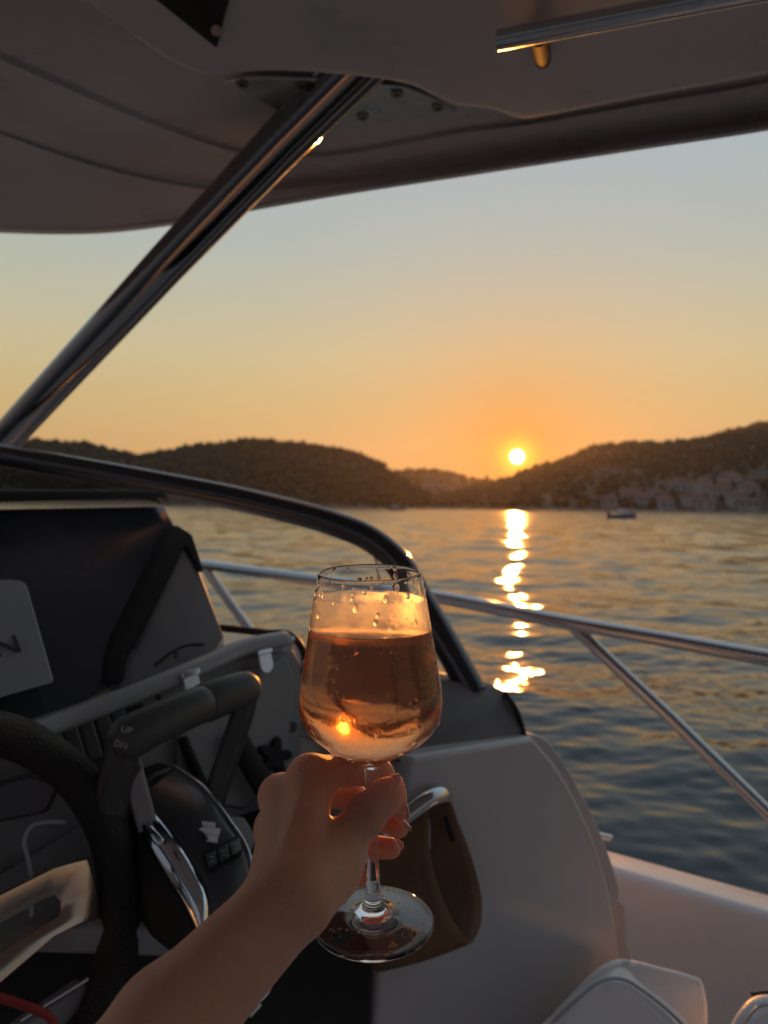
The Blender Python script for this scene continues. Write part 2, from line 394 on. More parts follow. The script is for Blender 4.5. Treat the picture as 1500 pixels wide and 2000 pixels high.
# ---- a tall conifer standing clear on the saddle beside the sun
def conifer(u, v_base, h, D, label):
    p = P(u, v_base, D); root = empty('pine_tree', p, label, 'tree')
    tube('trunk', [p - Vector((0, 0, 3)), p + Vector((0, 0, h * .5)), p + Vector((.1, 0, h))], [.3, .2, .06], M['bark'], root, seg=8)
    vs, fs = [], []
    for k in range(260):
        s = random.random() ** .8; z = h * (.2 + .8 * s); rad = (1 - s) * h * .24 + .3; a = random.uniform(0, 6.283); r = rad * random.uniform(.3, 1)
        c = p + Vector((math.cos(a) * r, math.sin(a) * r, z)); d = Vector((random.gauss(0, 1), random.gauss(0, 1), random.gauss(0, .6))).normalized(); e = d.orthogonal().normalized()
        L = random.uniform(.4, .9); i = len(vs); vs += [c - d * L, c + e * L * .5, c + d * L, c - e * L * .5]; fs.append((i, i + 1, i + 2, i + 3))
    obj('crown', vs, fs, M['foliage'], root, False)
conifer(951, 945, 7.5, 640, 'single pointed conifer on the saddle just left of the sun')
conifer(978, 942, 4.0, 640, 'small low conifer on the saddle nearest below the sun')

# ---- houses of the village
def house(u, v, w, d, hgt, hill, rot, label, roof_flat=False):
    p = hill_at(HILLS[hill], u, v); root = empty('hillside_house', p, label, 'house', 'houses on the far shore')
    c, s = math.cos(rot), math.sin(rot); ax = Vector((c, s, 0)); ay = Vector((-s, c, 0)); up = Vector((0, 0, 1))
    box('wall', p + up * (hgt / 2 - 1.5), ax * w / 2, ay * d / 2, up * (hgt / 2 + 1.5), M['house_wall'], root)
    zt = p + up * (hgt); e = .35; rh = min(w, d) * .28
    A = [zt + ax * sx * (w / 2 + e) + ay * sy * (d / 2 + e) for sx, sy in ((-1, -1), (1, -1), (1, 1), (-1, 1))]
    r1_, r2_ = zt + up * rh - ax * (w / 2 - d * .25), zt + up * rh + ax * (w / 2 - d * .25)
    B = [a - up * .2 for a in A]
    obj('roof', A + [r1_, r2_] + B, [(0, 1, 5, 4), (1, 2, 5), (2, 3, 4, 5), (3, 0, 4), (0, 6, 7, 1), (1, 7, 8, 2), (2, 8, 9, 3), (3, 9, 6, 0), (6, 9, 8, 7)], M['roof_tile'], root, False)
    fl = max(1, int(hgt // 2.8)); nw = max(2, int(w // 2.6))
    for f in range(fl):
        for k in range(nw):
            q = p - ay * (d / 2 + .03) + ax * ((k + .5) / nw - .5) * w + up * (1.5 + f * 2.8)
            box('window', q, ax * .45, ay * .04, up * .6, M['window_dark'], root)
HOUSES = [  # u, v(base), width, depth, height, hill, words
 (1326, 958, 8, 7, 5.6, 'pale square house highest on the left of the right-hand village'),
 (1352, 988, 8, 7, 5.6, 'white house near the water in the middle of the village'),
 (1300, 992, 7, 6, 4.5, 'low pale house at the left end of the village waterfront'),
 (1372, 968, 7, 7, 8.4, 'tall narrow white house in the middle of the village'),
 (1398, 978, 9, 7, 6, 'wide white house right of the tall narrow one'),
 (1376, 994, 9, 6, 4.2, 'low house on the waterfront below the tall narrow one'),
 (1424, 948, 13, 7, 6.0, 'long pale house highest in the village'),
 (1412, 964, 8, 7, 5.4, 'pale house just below the long highest house'),
 (1440, 990, 8, 7, 5.4, 'shaded house on the waterfront right of the village centre'),
 (1462, 972, 9, 7, 5.6, 'pale house set apart on the right of the village'),
 (1462, 996, 10, 6, 3.6, 'low wide waterfront house at the right end of the village'),
 (1222, 978, 8, 7, 4.6, 'small hillside house left of the village above the moored boat'),
 (1252, 982, 7, 6, 4.2, 'small house between the moored boat and the village'),
 (1190, 986, 7, 6, 4.0, 'low shore house left of the moored boat'),
 (1278, 976, 7, 6, 4.4, 'lone house up the slope at the left edge of the village'),
]
for k, (u, v, w, d, hh, lab) in enumerate(HOUSES): house(u, v, w * .8, d * .85, hh * .8, 'village_hill', random.uniform(-.5, .5), lab)
HOUSES2 = [(742, 972, 'first house from the left at the foot of the far saddle'), (778, 962, 'hazy pale house behind the distant motorboat on the far saddle'), (800, 976, 'hazy house by the water right of the distant motorboat'),
           (838, 958, 'hazy house midway up the far saddle'), (846, 982, 'hazy waterfront house under the far saddle'), (884, 970, 'hazy house on the right slope of the far saddle'), (918, 982, 'pale waterfront house nearest left of the sun glitter')]
for u, v, lab in HOUSES2: house(u, v, random.uniform(8, 12), 8, random.uniform(4.5, 6.5), 'far_hill', random.uniform(-.4, .4), lab)

# ---- two small boats far out
def far_boat(u, v, L, heading, label, hullm, canopy):
    p = PZ(u, v, -1.65); p.z = 0; root = empty('motorboat', p, label, 'boat')
    c, s = math.cos(heading), math.sin(heading); ax = Vector((c, s, 0)); ay = Vector((-s, c, 0)); up = Vector((0, 0, 1))
    rows = []
    for i in range(13):
        t_ = i / 12; hw = L * .17 * (1 - max(0, (t_ - .45) / .55) ** 2.2); sh = .55 + .35 * t_ ** 2
        o_ = p + ax * (t_ - .5) * L
        rows.append([o_ - ay * hw + up * sh, o_ - ay * hw * .85 - up * .1, o_ - up * .3, o_ + ay * hw * .85 - up * .1, o_ + ay * hw + up * sh, o_ + ay * hw * .8 + up * (sh - .12), o_ - ay * hw * .8 + up * (sh - .12)])
    loft('hull', rows, hullm, root, closed=True)
    box('cabin', p + up * .95 + ax * L * .02, ax * L * .14, ay * L * .1, up * .38, M['boat_white'], root, .06)
    box('windscreen', p + up * 1.15 + ax * L * .165, ax * .03, ay * L * .09, up * .2, M['window_dark'], root)
    if canopy:
        box('canopy', p + up * 1.95 - ax * L * .05, ax * L * .24, ay * L * .13, up * .04, M['boat_red'], root, .02)
        for sx in (-.27, .17):
            for sy in (-.11, .11): tube('post', [p + ax * L * sx + ay * L * sy + up * .6, p + ax * L * sx + ay * L * sy + up * 1.95], .03, M['steel'], root, seg=6)
    else:
        tube('mast', [p + up * 1.3, p + up * 2.4], .035, M['steel'], root, seg=6)
        tube('bow_rail', [p + ax * L * .2 + ay * L * .12 + up * 1.0, p + ax * L * .46 + up * 1.35, p + ax * L * .2 - ay * L * .12 + up * 1.0], .03, M['steel'], root, seg=6)
    box('outboard_motor', p - ax * L * .52 + up * .7, ax * .18, ay * .15, up * .35, M['boat_blue'], root, .05)
far_boat(772, 997, 4.6, 2.9, 'tiny motorboat with a reddish sunshade far out in the middle of the bay', M['boat_blue'], True)
far_boat(1216, 1013, 4.0, .1, 'small white and dark motorboat moored right of the sun glitter', M['boat_blue'], False)

# ================================================================== THE BOAT WE STAND IN
FWD = Vector((-.815, .579, 0)).normalized(); STB = Vector((.579, .815, 0)).normalized(); UP = Vector((0, 0, 1))
def SF(s, f, z): return STB * s + FWD * f + Vector((0, 0, EYE.z + z))
boat = empty('motor_cruiser', SF(0, 0, -1.65), 'white motor cruiser seen from its helm, with hardtop, rails and dashboard', 'boat')

# hull, side deck and cockpit sole
def sweep(name, prof, f0, f1, material, n=8, closed=True, bev=0):
    rows = [[SF(s, f, z) for s, z in prof] for f in np.linspace(f0, f1, n)]
    o = loft(name, rows, material, boat, closed=closed)
    if bev: bevel(o, bev, 3, 30)
    bm = bmesh.new(); bm.from_mesh(o.data)
    if closed:
        bm.verts.ensure_lookup_table(); k = len(prof); bm.faces.new([bm.verts[i] for i in range(k)]); bm.faces.new([bm.verts[(n - 1) * k + i] for i in range(k)][::-1])
    bmesh.ops.recalc_face_normals(bm, faces=bm.faces); bm.to_mesh(o.data); bm.free(); return o
sweep('hull_side', [(1.500, -.717), (1.578, -.720), (1.605, -.735), (1.60, -.80), (1.50, -1.72), (1.40, -1.72), (1.455, -1.25), (1.475, -.80), (1.49, -.735)], -3.2, 2.2, M['gelcoat_skylit'], bev=.012)
sweep('hull_side', [(-1.300, -.717), (-1.378, -.720), (-1.405, -.735), (-1.40, -.80), (-1.30, -1.72), (-1.20, -1.72), (-1.255, -1.25), (-1.275, -.80), (-1.29, -.735)], -3.2, 2.2, M['gelcoat'], bev=.012)
sweep('cockpit_sole', [(-1.22, -1.22), (1.47, -1.22), (1.47, -1.30), (-1.22, -1.30)], -3.2, 2.6, M['gelcoat'])
sweep('transom', [(-1.25, -.72), (1.5, -.72), (1.45, -1.5), (-1.2, -1.5)], -3.3, -3.2, M['gelcoat'], n=2)

# bow rail along the starboard side, with slanted stanchions
rail = tube('bow_rail', spline([P(1900, 1352, 1.26), P(1500, 1285, 1.443), P(1300, 1249, 1.553), P(1110, 1216, 1.67), P(860, 1167, 1.858), P(620, 1133, 2.09), P(390, 1102, 2.356), P(150, 1075, 2.7)], 8), .0158, M['steel'], boat)
tube('stanchion', [P(1118, 1222, 1.665), P(1310, 1402, 1.55), P(1500, 1588, 1.443), P(1680, 1772, 1.36)], .0135, M['steel'], rail)
tube('stanchion', [P(398, 1106, 2.35), P(485, 1226, 2.235), P(600, 1390, 2.11)], .0135, M['steel'], rail)
# small fairlead on the gunwale edge
box('fairlead', P(1180, 1634, 1.63), FWD * .018, STB * .008, UP * .006, M['steel'], boat, .005)

# windscreen rail: dark tube curving down to the coaming
wrail_pts = [P(-250, 845, 1.66), P(20, 892, 1.55), P(300, 942, 1.46), P(520, 987, 1.39), P(650, 1022, 1.345), P(722, 1052, 1.32), P(778, 1098, 1.30), P(822, 1172, 1.27), P(868, 1252, 1.235), P(925, 1355, 1.20)]
wrail = tube('windscreen_rail', spline(wrail_pts, 8), .0225, M['dark_rail'], boat, seg=24)
# tinted screen under its left end
tint = bpy.data.materials.new('tinted_acrylic'); tint.use_nodes = True; t = tint.node_tree; b = t.nodes['Principled BSDF']
b.inputs['Base Color'].default_value = (.42, .42, .43, 1); b.inputs['Transmission Weight'].default_value = 1; b.inputs['IOR'].default_value = 1.02; b.inputs['Roughness'].default_value = .0
slab('windscreen_pane', [P(-150, 868, 1.60), P(30, 905, 1.545), P(300, 962, 1.455), P(318, 985, 1.43), P(-150, 985, 1.50)], (0, .004, 0), tint, wrail)
tube('screen_edge', [P(716, 1060, 1.32), P(735, 1095, 1.32), P(770, 1250, 1.30)], .002, M['dull_steel'], wrail, seg=8)

# hardtop: contours of its moulded underside, from the outer lip to the centre panel
AFT_S, AFT_P = (1.26, -2.1), (-1.10, -2.1)
def contour(keys, z, inset, zset=None):
    pts = [SF(-1.10 + inset, 0.2, z), SF(-1.06 + inset, 1.35 - inset * .7, z), SF(-.80 + inset * .6, 1.66 - inset, z)]
    if len(keys) == 9:
        mid_ = lambda a, b, f: (a[0] + (b[0] - a[0]) * f, a[1] + (b[1] - a[1]) * f)
        keys = keys[:7] + [mid_(keys[6], keys[7], .5), keys[7], mid_(keys[7], keys[8], .06), mid_(keys[7], keys[8], .5), keys[8]]
    pts += [PZ(u, v, z) for u, v in keys]
    pts += [SF(AFT_S[0] - inset * .55, -.6, z), SF(AFT_S[0] - inset * .55, AFT_S[1] + inset, z), SF(AFT_P[0] + inset, AFT_P[1] + inset, z)]
    out = spline(pts + [pts[0]], 12)[:-1]
    if zset is not None:
        for p in out: p.z = EYE.z + zset
    return out
PANEL = [(-110, -150), (160, 6), (415, 152), (490, 145), (640, 149), (800, 172), (893, 212), (950, 218), (1032, 237), (1062, 232), (1280, 190), (1500, 149)]
def inner_panel(d): return [(u + d * .5, v - d) for u, v in PANEL]
CT = [
 ([(0, 449), (180, 451), (360, 431), (530, 380), (640, 360), (800, 335), (900, 320), (1030, 300), (1500, 229)], .66, -.012),
 ([(0, 454), (180, 456), (360, 436), (530, 400), (640, 380), (800, 355), (900, 340), (1030, 320), (1500, 249)], .600, -.012),
 ([(0, 455), (180, 457), (360, 437), (530, 405), (640, 386), (800, 361), (900, 346), (1030, 326), (1500, 255)], .585, 0),
 ([(0, 446), (180, 449), (360, 429), (532, 397), (642, 379), (802, 354), (902, 339), (1032, 319), (1500, 248)], .585, .012),
 ([(0, 440), (180, 444), (360, 425), (532, 393), (642, 375), (802, 351), (902, 336), (1032, 316), (1500, 245)], .590, .02),
 ([(0, 262), (170, 320), (310, 355), (480, 375), (620, 362), (790, 342), (895, 329), (1030, 308), (1500, 236)], .606, .12),
 ([(0, 258), (170, 317), (311, 352), (481, 373), (621, 360), (791, 340), (896, 327), (1030, 306), (1500, 234)], .611, .125),
 ([(0, 222), (170, 288), (318, 333), (486, 361), (625, 349), (794, 330), (898, 318), (1032, 299), (1500, 229)], .624, .145),
 ([(0, 216), (170, 282), (320, 328), (486, 357), (626, 346), (795, 328), (899, 316), (1032, 297), (1500, 227)], .626, .15),
 ([(0, 122), (165, 193), (325, 258), (490, 307), (640, 308), (800, 282), (905, 262), (1032, 246), (1500, 164)], .628, .24),
 ([(0, 117), (166, 189), (326, 254), (490, 303), (640, 305), (800, 279), (905, 259), (1032, 244), (1500, 162)], .627, .245),
 ([(0, 104), (169, 179), (330, 244), (490, 294), (642, 297), (802, 271), (907, 252), (1034, 240), (1500, 157)], .636, .258),
 ([(0, 98), (170, 174), (331, 240), (490, 290), (642, 294), (802, 268), (907, 249), (1034, 239), (1500, 156)], .637, .26),
 (PANEL, .572, .36, .645),
 (PANEL, .572, .36, .583),
 (inner_panel(2), .576, .362, .579),
 (inner_panel(6), .576, .37),
 (inner_panel(14), .575, .375),
 (inner_panel(90), .574, .46)]
rows = [contour(*c) for c in CT]
n = len(rows[0]); vs = [p for r in rows for p in r]; fs = []
for i in range(len(rows) - 1):
    for k in range(n): fs.append((i * n + k, i * n + (k + 1) % n, (i + 1) * n + (k + 1) % n, (i + 1) * n + k))
cen = sum(rows[-1], Vector()) / n; cen.z = EYE.z + .573; vs.append(cen); ci = len(vs) - 1; L0 = (len(rows) - 1) * n
for k in range(n): fs.append((L0 + k, L0 + (k + 1) % n, ci))
topc = cen.copy(); topc.z = EYE.z + .76
for k in range(n): vs.append(rows[0][k].lerp(topc, .12) + UP * .06)
for k in range(n): fs.append((k, ci + 1 + k, ci + 1 + (k + 1) % n, (k + 1) % n))
vs.append(topc)
for k in range(n): fs.append((ci + 1 + k, len(vs) - 1, ci + 1 + (k + 1) % n))
hard = obj('hardtop', vs, fs, M['gelcoat_roof'], boat)
bm = bmesh.new(); bm.from_mesh(hard.data); bmesh.ops.recalc_face_normals(bm, faces=bm.faces); bm.to_mesh(hard.data); bm.free()
hard.data.set_sharp_from_angle(angle=R(29))
# dark hatch in the ceiling
slab('roof_hatch', [PZ(424, 86, .574), PZ(462, -60, .573), PZ(420, -300, .573), PZ(120, -160, .573)], (0, 0, -.008), M['black_matte'], hard, .004)
tube('screw', [PZ(422, 60, .567), PZ(422, 60, .559)], .006, M['screw'], hard, seg=12)
# stainless grab handle under the hardtop
gh = tube('grab_handle', [PZ(972, 79, .535), PZ(1240, 28, .535), PZ(1720, -62, .535)], .0112, M['steel'], boat, seg=24)
q = PZ(1052, 72, .537); tube('handle_foot', [q, PZ(1060, 116, .578)], .0105, M['black_matte'], gh)  # matt black instead of steel: the foot's shade is put into its colour
# strut from the hardtop down to the windscreen, on its bolted plate
strut = tube('support_strut', [P(735, 93, 1.10), P(668, 160, 1.150), P(560, 268, 1.235), P(330, 510, 1.42), P(90, 770, 1.64), P(-130, 1010, 1.85)], [.040, .040, .0395, .038, .037, .036], M['strut'], boat, seg=40, flat=.82, flat_dir=(0, 1, 0))
slab('mounting_plate', [PZ(u, v, .628) for u, v in ((436, 153), (500, 146), (640, 151), (790, 166), (850, 190), (893, 213), (800, 229), (700, 240), (600, 232), (530, 205))], (0, 0, -.005), M['dull_steel'], strut, .0015, 2)
for u, v in ((473, 162), (590, 165), (775, 182), (855, 209), (708, 228)):
    p = PZ(u, v, .622); s_ = tube('screw', [p, p - UP * .003], .0095, M['screw'], strut, seg=20)
    tube('screw_socket', [p - UP * .0032, p - UP * .0036], .0045, M['black'], s_, seg=6)
ws = [P(668, 160, 1.150) + Vector((math.cos(a) * .042, math.sin(a) * .036, .004)) for a in np.linspace(0, 6.283, 25)]
tube('weld_seam', ws, .004, M['dull_steel'], strut, seg=8, caps=False)

# ---- dashboard
A0 = P(322, 990, 1.30); NH = (P(20, 1425, .90) - A0).cross(P(430, 1278, 1.085) - A0).normalized()
dash = empty('dashboard_anchor', A0); bpy.data.objects.remove(dash)
dash = slab('dashboard', [P(-160, 1512, .80), P(20, 1448, .86), P(250, 1356, .97), P(430, 1288, 1.07), P(572, 1262, 1.15), P(592, 1300, 1.15), P(590, 1500, 1.09), P(520, 1700, 1.00), P(200, 1800, .85), P(-160, 1800, .76)], FWD * .06, M['grey_panel'], boat, .006)
def HP(u, v, off=0.0): return PP(u, v, A0, NH) - NH * off if NH.dot(EYE - A0) < 0 else PP(u, v, A0, NH) + NH * off
hood = slab('instrument_hood', [HP(-220, 1000), HP(322, 990), HP(346, 1032), HP(340, 1060), HP(240, 1335), HP(60, 1420), HP(-220, 1500)], FWD * .05, M['hood'], dash, .004)
slab('hood_lip', [HP(-220, 981, .02), HP(318, 978, .02), HP(330, 990, .02), HP(-220, 1009, .02)], FWD * .09 + UP * .004, M['black_matte'], hood, .004)
cheek = slab('hood_cheek', [HP(356, 1052, .0), HP(368, 1055, 0), HP(440, 1246, 0), HP(420, 1275, 0), HP(330, 1310, 0), HP(235, 1345, 0)], FWD * .03, M['grey_panel'], dash, .006)
slab('black_band', [HP(u, v, .006) for u, v in ((326, 1040), (348, 1032), (375, 1050), (398, 1120), (392, 1124), (362, 1070), (340, 1118), (300, 1200), (262, 1275), (246, 1276), (243, 1335), (206, 1342), (210, 1295), (222, 1250), (262, 1170))], FWD * .012, M['black_matte'], hood, .002)
tube('cable', spline([HP(300, 1312, .012), HP(335, 1287, .015), HP(360, 1275, .015), HP(395, 1270, .012)], 6), .0024, M['black'], dash, seg=8)
tube('cable', [HP(342, 1286, .012), HP(341, 1296, .012)], .0022, M['black'], dash, seg=8)
# padded light edge running across the dash
edge_c = [P(-140, 1506, .79), P(20, 1448, .845), P(140, 1403, .905), P(300, 1339, .975), P(420, 1288, 1.045), P(470, 1266, 1.08), P(560, 1247, 1.13)]
vs, fs = tube_geo(spline(edge_c, 8), [.0165] * 49, seg=20, flat=.62, flat_dir=(0, -.3, 1))
trim = obj('dash_trim', vs, fs, M['trim_grey'], dash)
slab('dash_ledge', [P(432, 1232, 1.17), P(545, 1246, 1.22), P(572, 1250, 1.165), P(556, 1262, 1.13), P(430, 1262, 1.09)], UP * -.012, M['trim_grey'], dash, .005)
slab('dash_tray', [P(438, 1236, 1.20), P(520, 1247, 1.20), P(440, 1266, 1.12)], UP * .003, M['black_matte'], dash)
tube('edge_gasket', spline([P(430, 1226, 1.24), P(520, 1236, 1.22), P(566, 1240, 1.19), P(592, 1272, 1.16), P(601, 1330, 1.15), P(603, 1420, 1.12)], 6), .006, M['black'], dash, seg=10)
tube('screw', [P(571, 1247, 1.165), P(571, 1247, 1.158)], .004, M['chrome'], dash, seg=12)
# plane of the switch panel, just proud of the dashboard face
D0, D1, D2 = P(20, 1448, .86), P(572, 1262, 1.15), P(520, 1700, 1.00)
ND = (D1 - D0).cross(D2 - D0).normalized(); ND = ND if ND.dot(EYE - D0) > 0 else -ND
def DP(u, v, off=0.0): return PP(u, v, D0 + ND * off, ND)
slab('glovebox_lid', [DP(u, v, .007) for u, v in ((345, 1372), (400, 1335), (560, 1282), (577, 1330), (560, 1500), (480, 1580), (350, 1560))], -ND * .008, M['grey_panel'], dash, .003)
for u, v, w in ((373, 1336, 1.0), (517, 1291, .95)):
    rt = (DP(u + 10, v - 3, .012) - DP(u - 10, v + 3, .012)).normalized(); dn = (DP(u + 4, v + 20, .012) - DP(u, v, .012)).normalized(); c = DP(u, v, .030 if u < 400 else .016)
    pts = [c - rt * .011 - dn * .010, c + rt * .011 - dn * .010, c + rt * .011 + dn * .006] + [c + dn * .006 + rt * .011 * math.cos(a) + dn * .012 * math.sin(a) for a in np.linspace(.3, 2.84, 8)] + [c - rt * .011 + dn * .006]
    la = slab('latch', [p * 1 for p in pts], ND * .004, M['satin'], dash, .001, 2)
    box('latch_hinge', c - dn * .013 + ND * .003, rt * .013, dn * .004, ND * .004, M['chrome'], la, .0015)
# rocker switches
rt = (DP(200, 1430) - DP(120, 1460)).normalized(); dn = ND.cross(rt); dn = dn if dn.z < 0 else -dn
slab('switch_plate', [DP(u, v, .004) for u, v in ((70, 1450), (280, 1372), (300, 1440), (255, 1492), (120, 1530), (70, 1500))], -ND * .006, M['black'], dash, .002)
for u, v in ((112, 1460), (143, 1448), (174, 1436), (206, 1424), (236, 1412)):
    c = DP(u, v + 8, .010); ro = box('rocker_switch', c, rt * .0095, dn * .026, ND * .007, M['rocker'], dash, .004)
tube('tether', spline([DP(300, 1345, .01), DP(312, 1365, .02), DP(318, 1372, .02)], 4), .003, M['black'], dash, seg=8)
# lobed knob, brace straps
kc = DP(540, 1478, .016); k1 = ND.orthogonal().normalized(); k2 = ND.cross(k1); pr = []
for i in range(60):
    a = 2 * math.pi * i / 60; r_ = .021 * (1 + .34 * math.cos(5 * a)); pr.append(kc + k1 * math.cos(a) * r_ + k2 * math.sin(a) * r_)
slab('clamp_knob', pr, -ND * .014, M['black_matte'], dash, .002, 2)
tube('knob_stem', [DP(570, 1420, .004), DP(570, 1420, .008)], .008, M['dark_grey'], dash, seg=14)
tube('brace_strap', [DP(455, 1430, .02), DP(500, 1510, .03), DP(545, 1580, .03)], .017, M['black_matte'], dash, seg=12, flat=.5, flat_dir=ND)
tube('brace_strap', [DP(355, 1440, .012), DP(390, 1520, .014), DP(420, 1570, .014)], .007, M['black_matte'], dash, seg=10)
slab('lower_screen', [P(-160, 1570, .79), P(60, 1512, .83), P(120, 1530, .84), P(90, 1590, .83), P(-160, 1640, .78)], Vector((0, .01, 0)), M['hood'], dash, .004)
slab('lower_shelf', [P(-160, 1800, .74), P(200, 1580, .90), P(480, 1590, .95), P(540, 1700, .93), P(420, 1820, .80)], -UP * .03, M['grey_panel'], dash, .006)
# console body below, dark
slab('console_body', [P(-160, 1830, .78), P(230, 1800, .84), P(560, 1650, .92), P(742, 1640, .935), P(738, 1800, .925), P(728, 2300, .885), P(-160, 2600, .78)], FWD * .5, M['black_matte'], boat, .01)
slab('cabin_door', [P(570, 1300, 1.28), P(870, 1330, 1.36), P(850, 2400, 1.30), P(570, 2400, 1.18)], FWD * .03, M['black_matte'], boat, .004)
# stereo remote low on the console
st = slab('stereo_remote', [P(420, 1960, .745), P(500, 1885, .78), P(530, 1890, .79), P(531, 1925, .785), P(468, 1992, .745)], (-.004, .006, 0), M['black'], boat, .002)
tube('silver_frame', spline([P(520, 1880, .779), P(529, 1905, .778), P(528, 1928, .776), P(500, 1962, .755), P(466, 1991, .738), P(460, 1975, .738)], 5), .0013, M['dull_steel'], st, seg=8)
tube('button', [P(488, 1984, .744), P(508, 1962, .756)], .0022, M['dull_steel'], st, seg=8)
# column trim under the wheel
slab('column_trim', [P(-20, 2060, .70), P(60, 2000, .72), P(172, 1920, .76), P(176, 1955, .76), P(80, 2060, .72)], FWD * .02, M['grey_panel'], boat, .004)
tube('trim_bead', [P(40, 1993, .715), P(110, 1950, .735), P(172, 1912, .755)], .0022, M['chrome'], boat, seg=8)

# ---- white coaming to starboard of the cabin door, its dark cap and grab rail
def uv_curve(keys, n=6): return spline([P(*k) for k in keys], n)
shoulder = [(1040, 1437, 1.17), (1088, 1495, 1.168), (1128, 1562, 1.163), (1162, 1640, 1.15), (1188, 1720, 1.138), (1204, 1800, 1.12), (1214, 1870, 1.105), (1230, 2300, 1.05)]
co_pts = [P(806, 1478, 1.01)] + uv_curve(shoulder) + [P(720, 2300, .90), P(730, 2000, .925), P(748, 1800, .95)]
coam = slab('side_coaming', co_pts, FWD * .34 + STB * .06, M['gelcoat'], boat, .016, 5)
sh2 = [(1030, 1432, 1.235), (1062, 1440, 1.245), (1112, 1505, 1.24), (1154, 1580, 1.235), (1186, 1655, 1.225), (1206, 1715, 1.215), (1213, 1745, 1.205), (1204, 1768, 1.195), (1180, 1780, 1.19)]
slab('coaming_shoulder', uv_curve(sh2) + [P(1100, 1780, 1.19), P(1000, 1500, 1.2)], FWD * .25 + STB * .05, M['gelcoat'], coam, .020, 5)
sh3 = [(1190, 1730, 1.225), (1222, 1760, 1.235), (1232, 1820, 1.225), (1242, 1880, 1.21), (1262, 2300, 1.15)]
slab('coaming_base', uv_curve(sh3) + [P(1100, 2300, 1.12), P(1100, 1730, 1.2)], FWD * .2 + STB * .04, M['gelcoat'], coam, .012, 4)
cap = slab('coaming_cap', [P(770, 1345, 1.16), P(850, 1330, 1.17), P(960, 1334, 1.215), P(992, 1345, 1.215), P(1012, 1372, 1.205), P(1038, 1440, 1.18), P(930, 1462, 1.105), P(806, 1482, 1.02), P(740, 1500, 1.0)], FWD * .42 + STB * .07, M['dark_grey'], boat, .014, 4)
tube('cap_gasket', spline([P(985, 1352, 1.205), P(1008, 1385, 1.195), P(1026, 1440, 1.172)], 5), .004, M['black'], cap, seg=8)
gr = tube('grab_rail', spline([P(640, 1712, .915), P(720, 1648, .945), P(800, 1588, .975), P(838, 1560, .990), P(858, 1552, 1.005), P(868, 1562, 1.04), P(868, 1570, 1.08)], 6), .0118, M['steel'], boat, seg=20)

# ================================================================== THINGS IN THE BOAT
# ---- tan leather loop hung over the grab rail
re_ = [(845, 1546, 1.01), (868, 1552, 1.02), (895, 1607, 1.025), (925, 1690, 1.02), (941, 1772, 1.0), (936, 1815, .975), (919, 1840, .955), (890, 1806, .945), (855, 1730, .952), (838, 1650, .968), (838, 1600, .98), (838, 1565, .99), (845, 1546, .992)]
right_edge = spline([Vector(k) for k in re_], 5); rows = []
for w_ in np.linspace(0, 1, 9):
    row = []
    for k in right_edge:
        q = min(1, max(0, (k[1] - 1546) / 300)); dy_ = -.008 - .05 * q
        row.append(P(k[0] + (-58 - 124 * q ** .8) * w_, k[1] + (48 + 8 * q) * w_ + 6 * math.sin(w_ * 3.1) * q, k[2] + dy_ * w_))
    rows.append(row)
strap = loft('leather_loop', rows, M['tan']); so_ = strap.modifiers.new('solid', 'SOLIDIFY'); so_.thickness = .0035; so_.offset = 0
tag(strap, 'wide tan leather loop hanging over the short grab rail beside the white coaming', 'leather loop')
slab('slot', [P(866, 1598, 1.005), P(873, 1594, 1.005), P(890, 1640, 1.005), P(885, 1648, 1.005), (P(878, 1640, 1.005))], (0, .004, 0), M['black_matte'], strap, .001, 2)

# ---- seats at the lower right
def seat(outline, off, label, seam, seamw=.0016):
    root = slab('seat_back', closed_spline([P(*k) for k in outline], 5), off, M['white_vinyl'], None, .020, 6); tag(root, label, 'seat')
    tube('piping', spline([P(*k) for k in seam], 6), seamw, M['trim_grey'], root, seg=8); return root
se1 = seat([(1012, 2060, .86), (1098, 1962, .895), (1172, 1888, .925), (1195, 1876, .935), (1222, 1873, .95), (1290, 1889, .955), (1352, 1906, .96), (1370, 1914, .96), (1377, 1935, .955), (1379, 2060, .93), (1372, 2300, .90), (1010, 2300, .80)], P(1225, 1900, 1.07) - P(1225, 1900, .95),
     'white upholstered seat back with a raised front panel at the bottom edge', [(1080, 1998, .862), (1130, 1950, .88), (1180, 1914, .90), (1215, 1912, .91), (1260, 1938, .915), (1330, 1998, .905), (1380, 2060, .89)], .0022)
slab('front_panel', closed_spline([P(*k) for k in ((1050, 2060, .852), (1122, 1968, .882), (1170, 1926, .902), (1192, 1918, .906), (1215, 1918, .910), (1250, 1940, .912), (1330, 2010, .902), (1380, 2080, .89), (1340, 2250, .86), (1040, 2250, .82))], 5), Vector((.01, .04, 0)), M['white_vinyl'], se1, .010, 4)
se2 = seat([(1400, 2080, .86), (1426, 2002, .88), (1458, 1956, .895), (1478, 1945, .905), (1560, 1952, .92), (1640, 2010, .90), (1640, 2200, .86), (1400, 2200, .84)], P(1500, 1950, 1.02) - P(1500, 1950, .90),
     'white upholstered seat back cut off by the lower right corner', [(1446, 2010, .865), (1482, 1966, .885), (1560, 1976, .90)])
tube('black_trim', spline([P(1468, 1941, .905), P(1500, 1938, .912), P(1560, 1943, .92)], 4), .0022, M['black'], se2, seg=8)

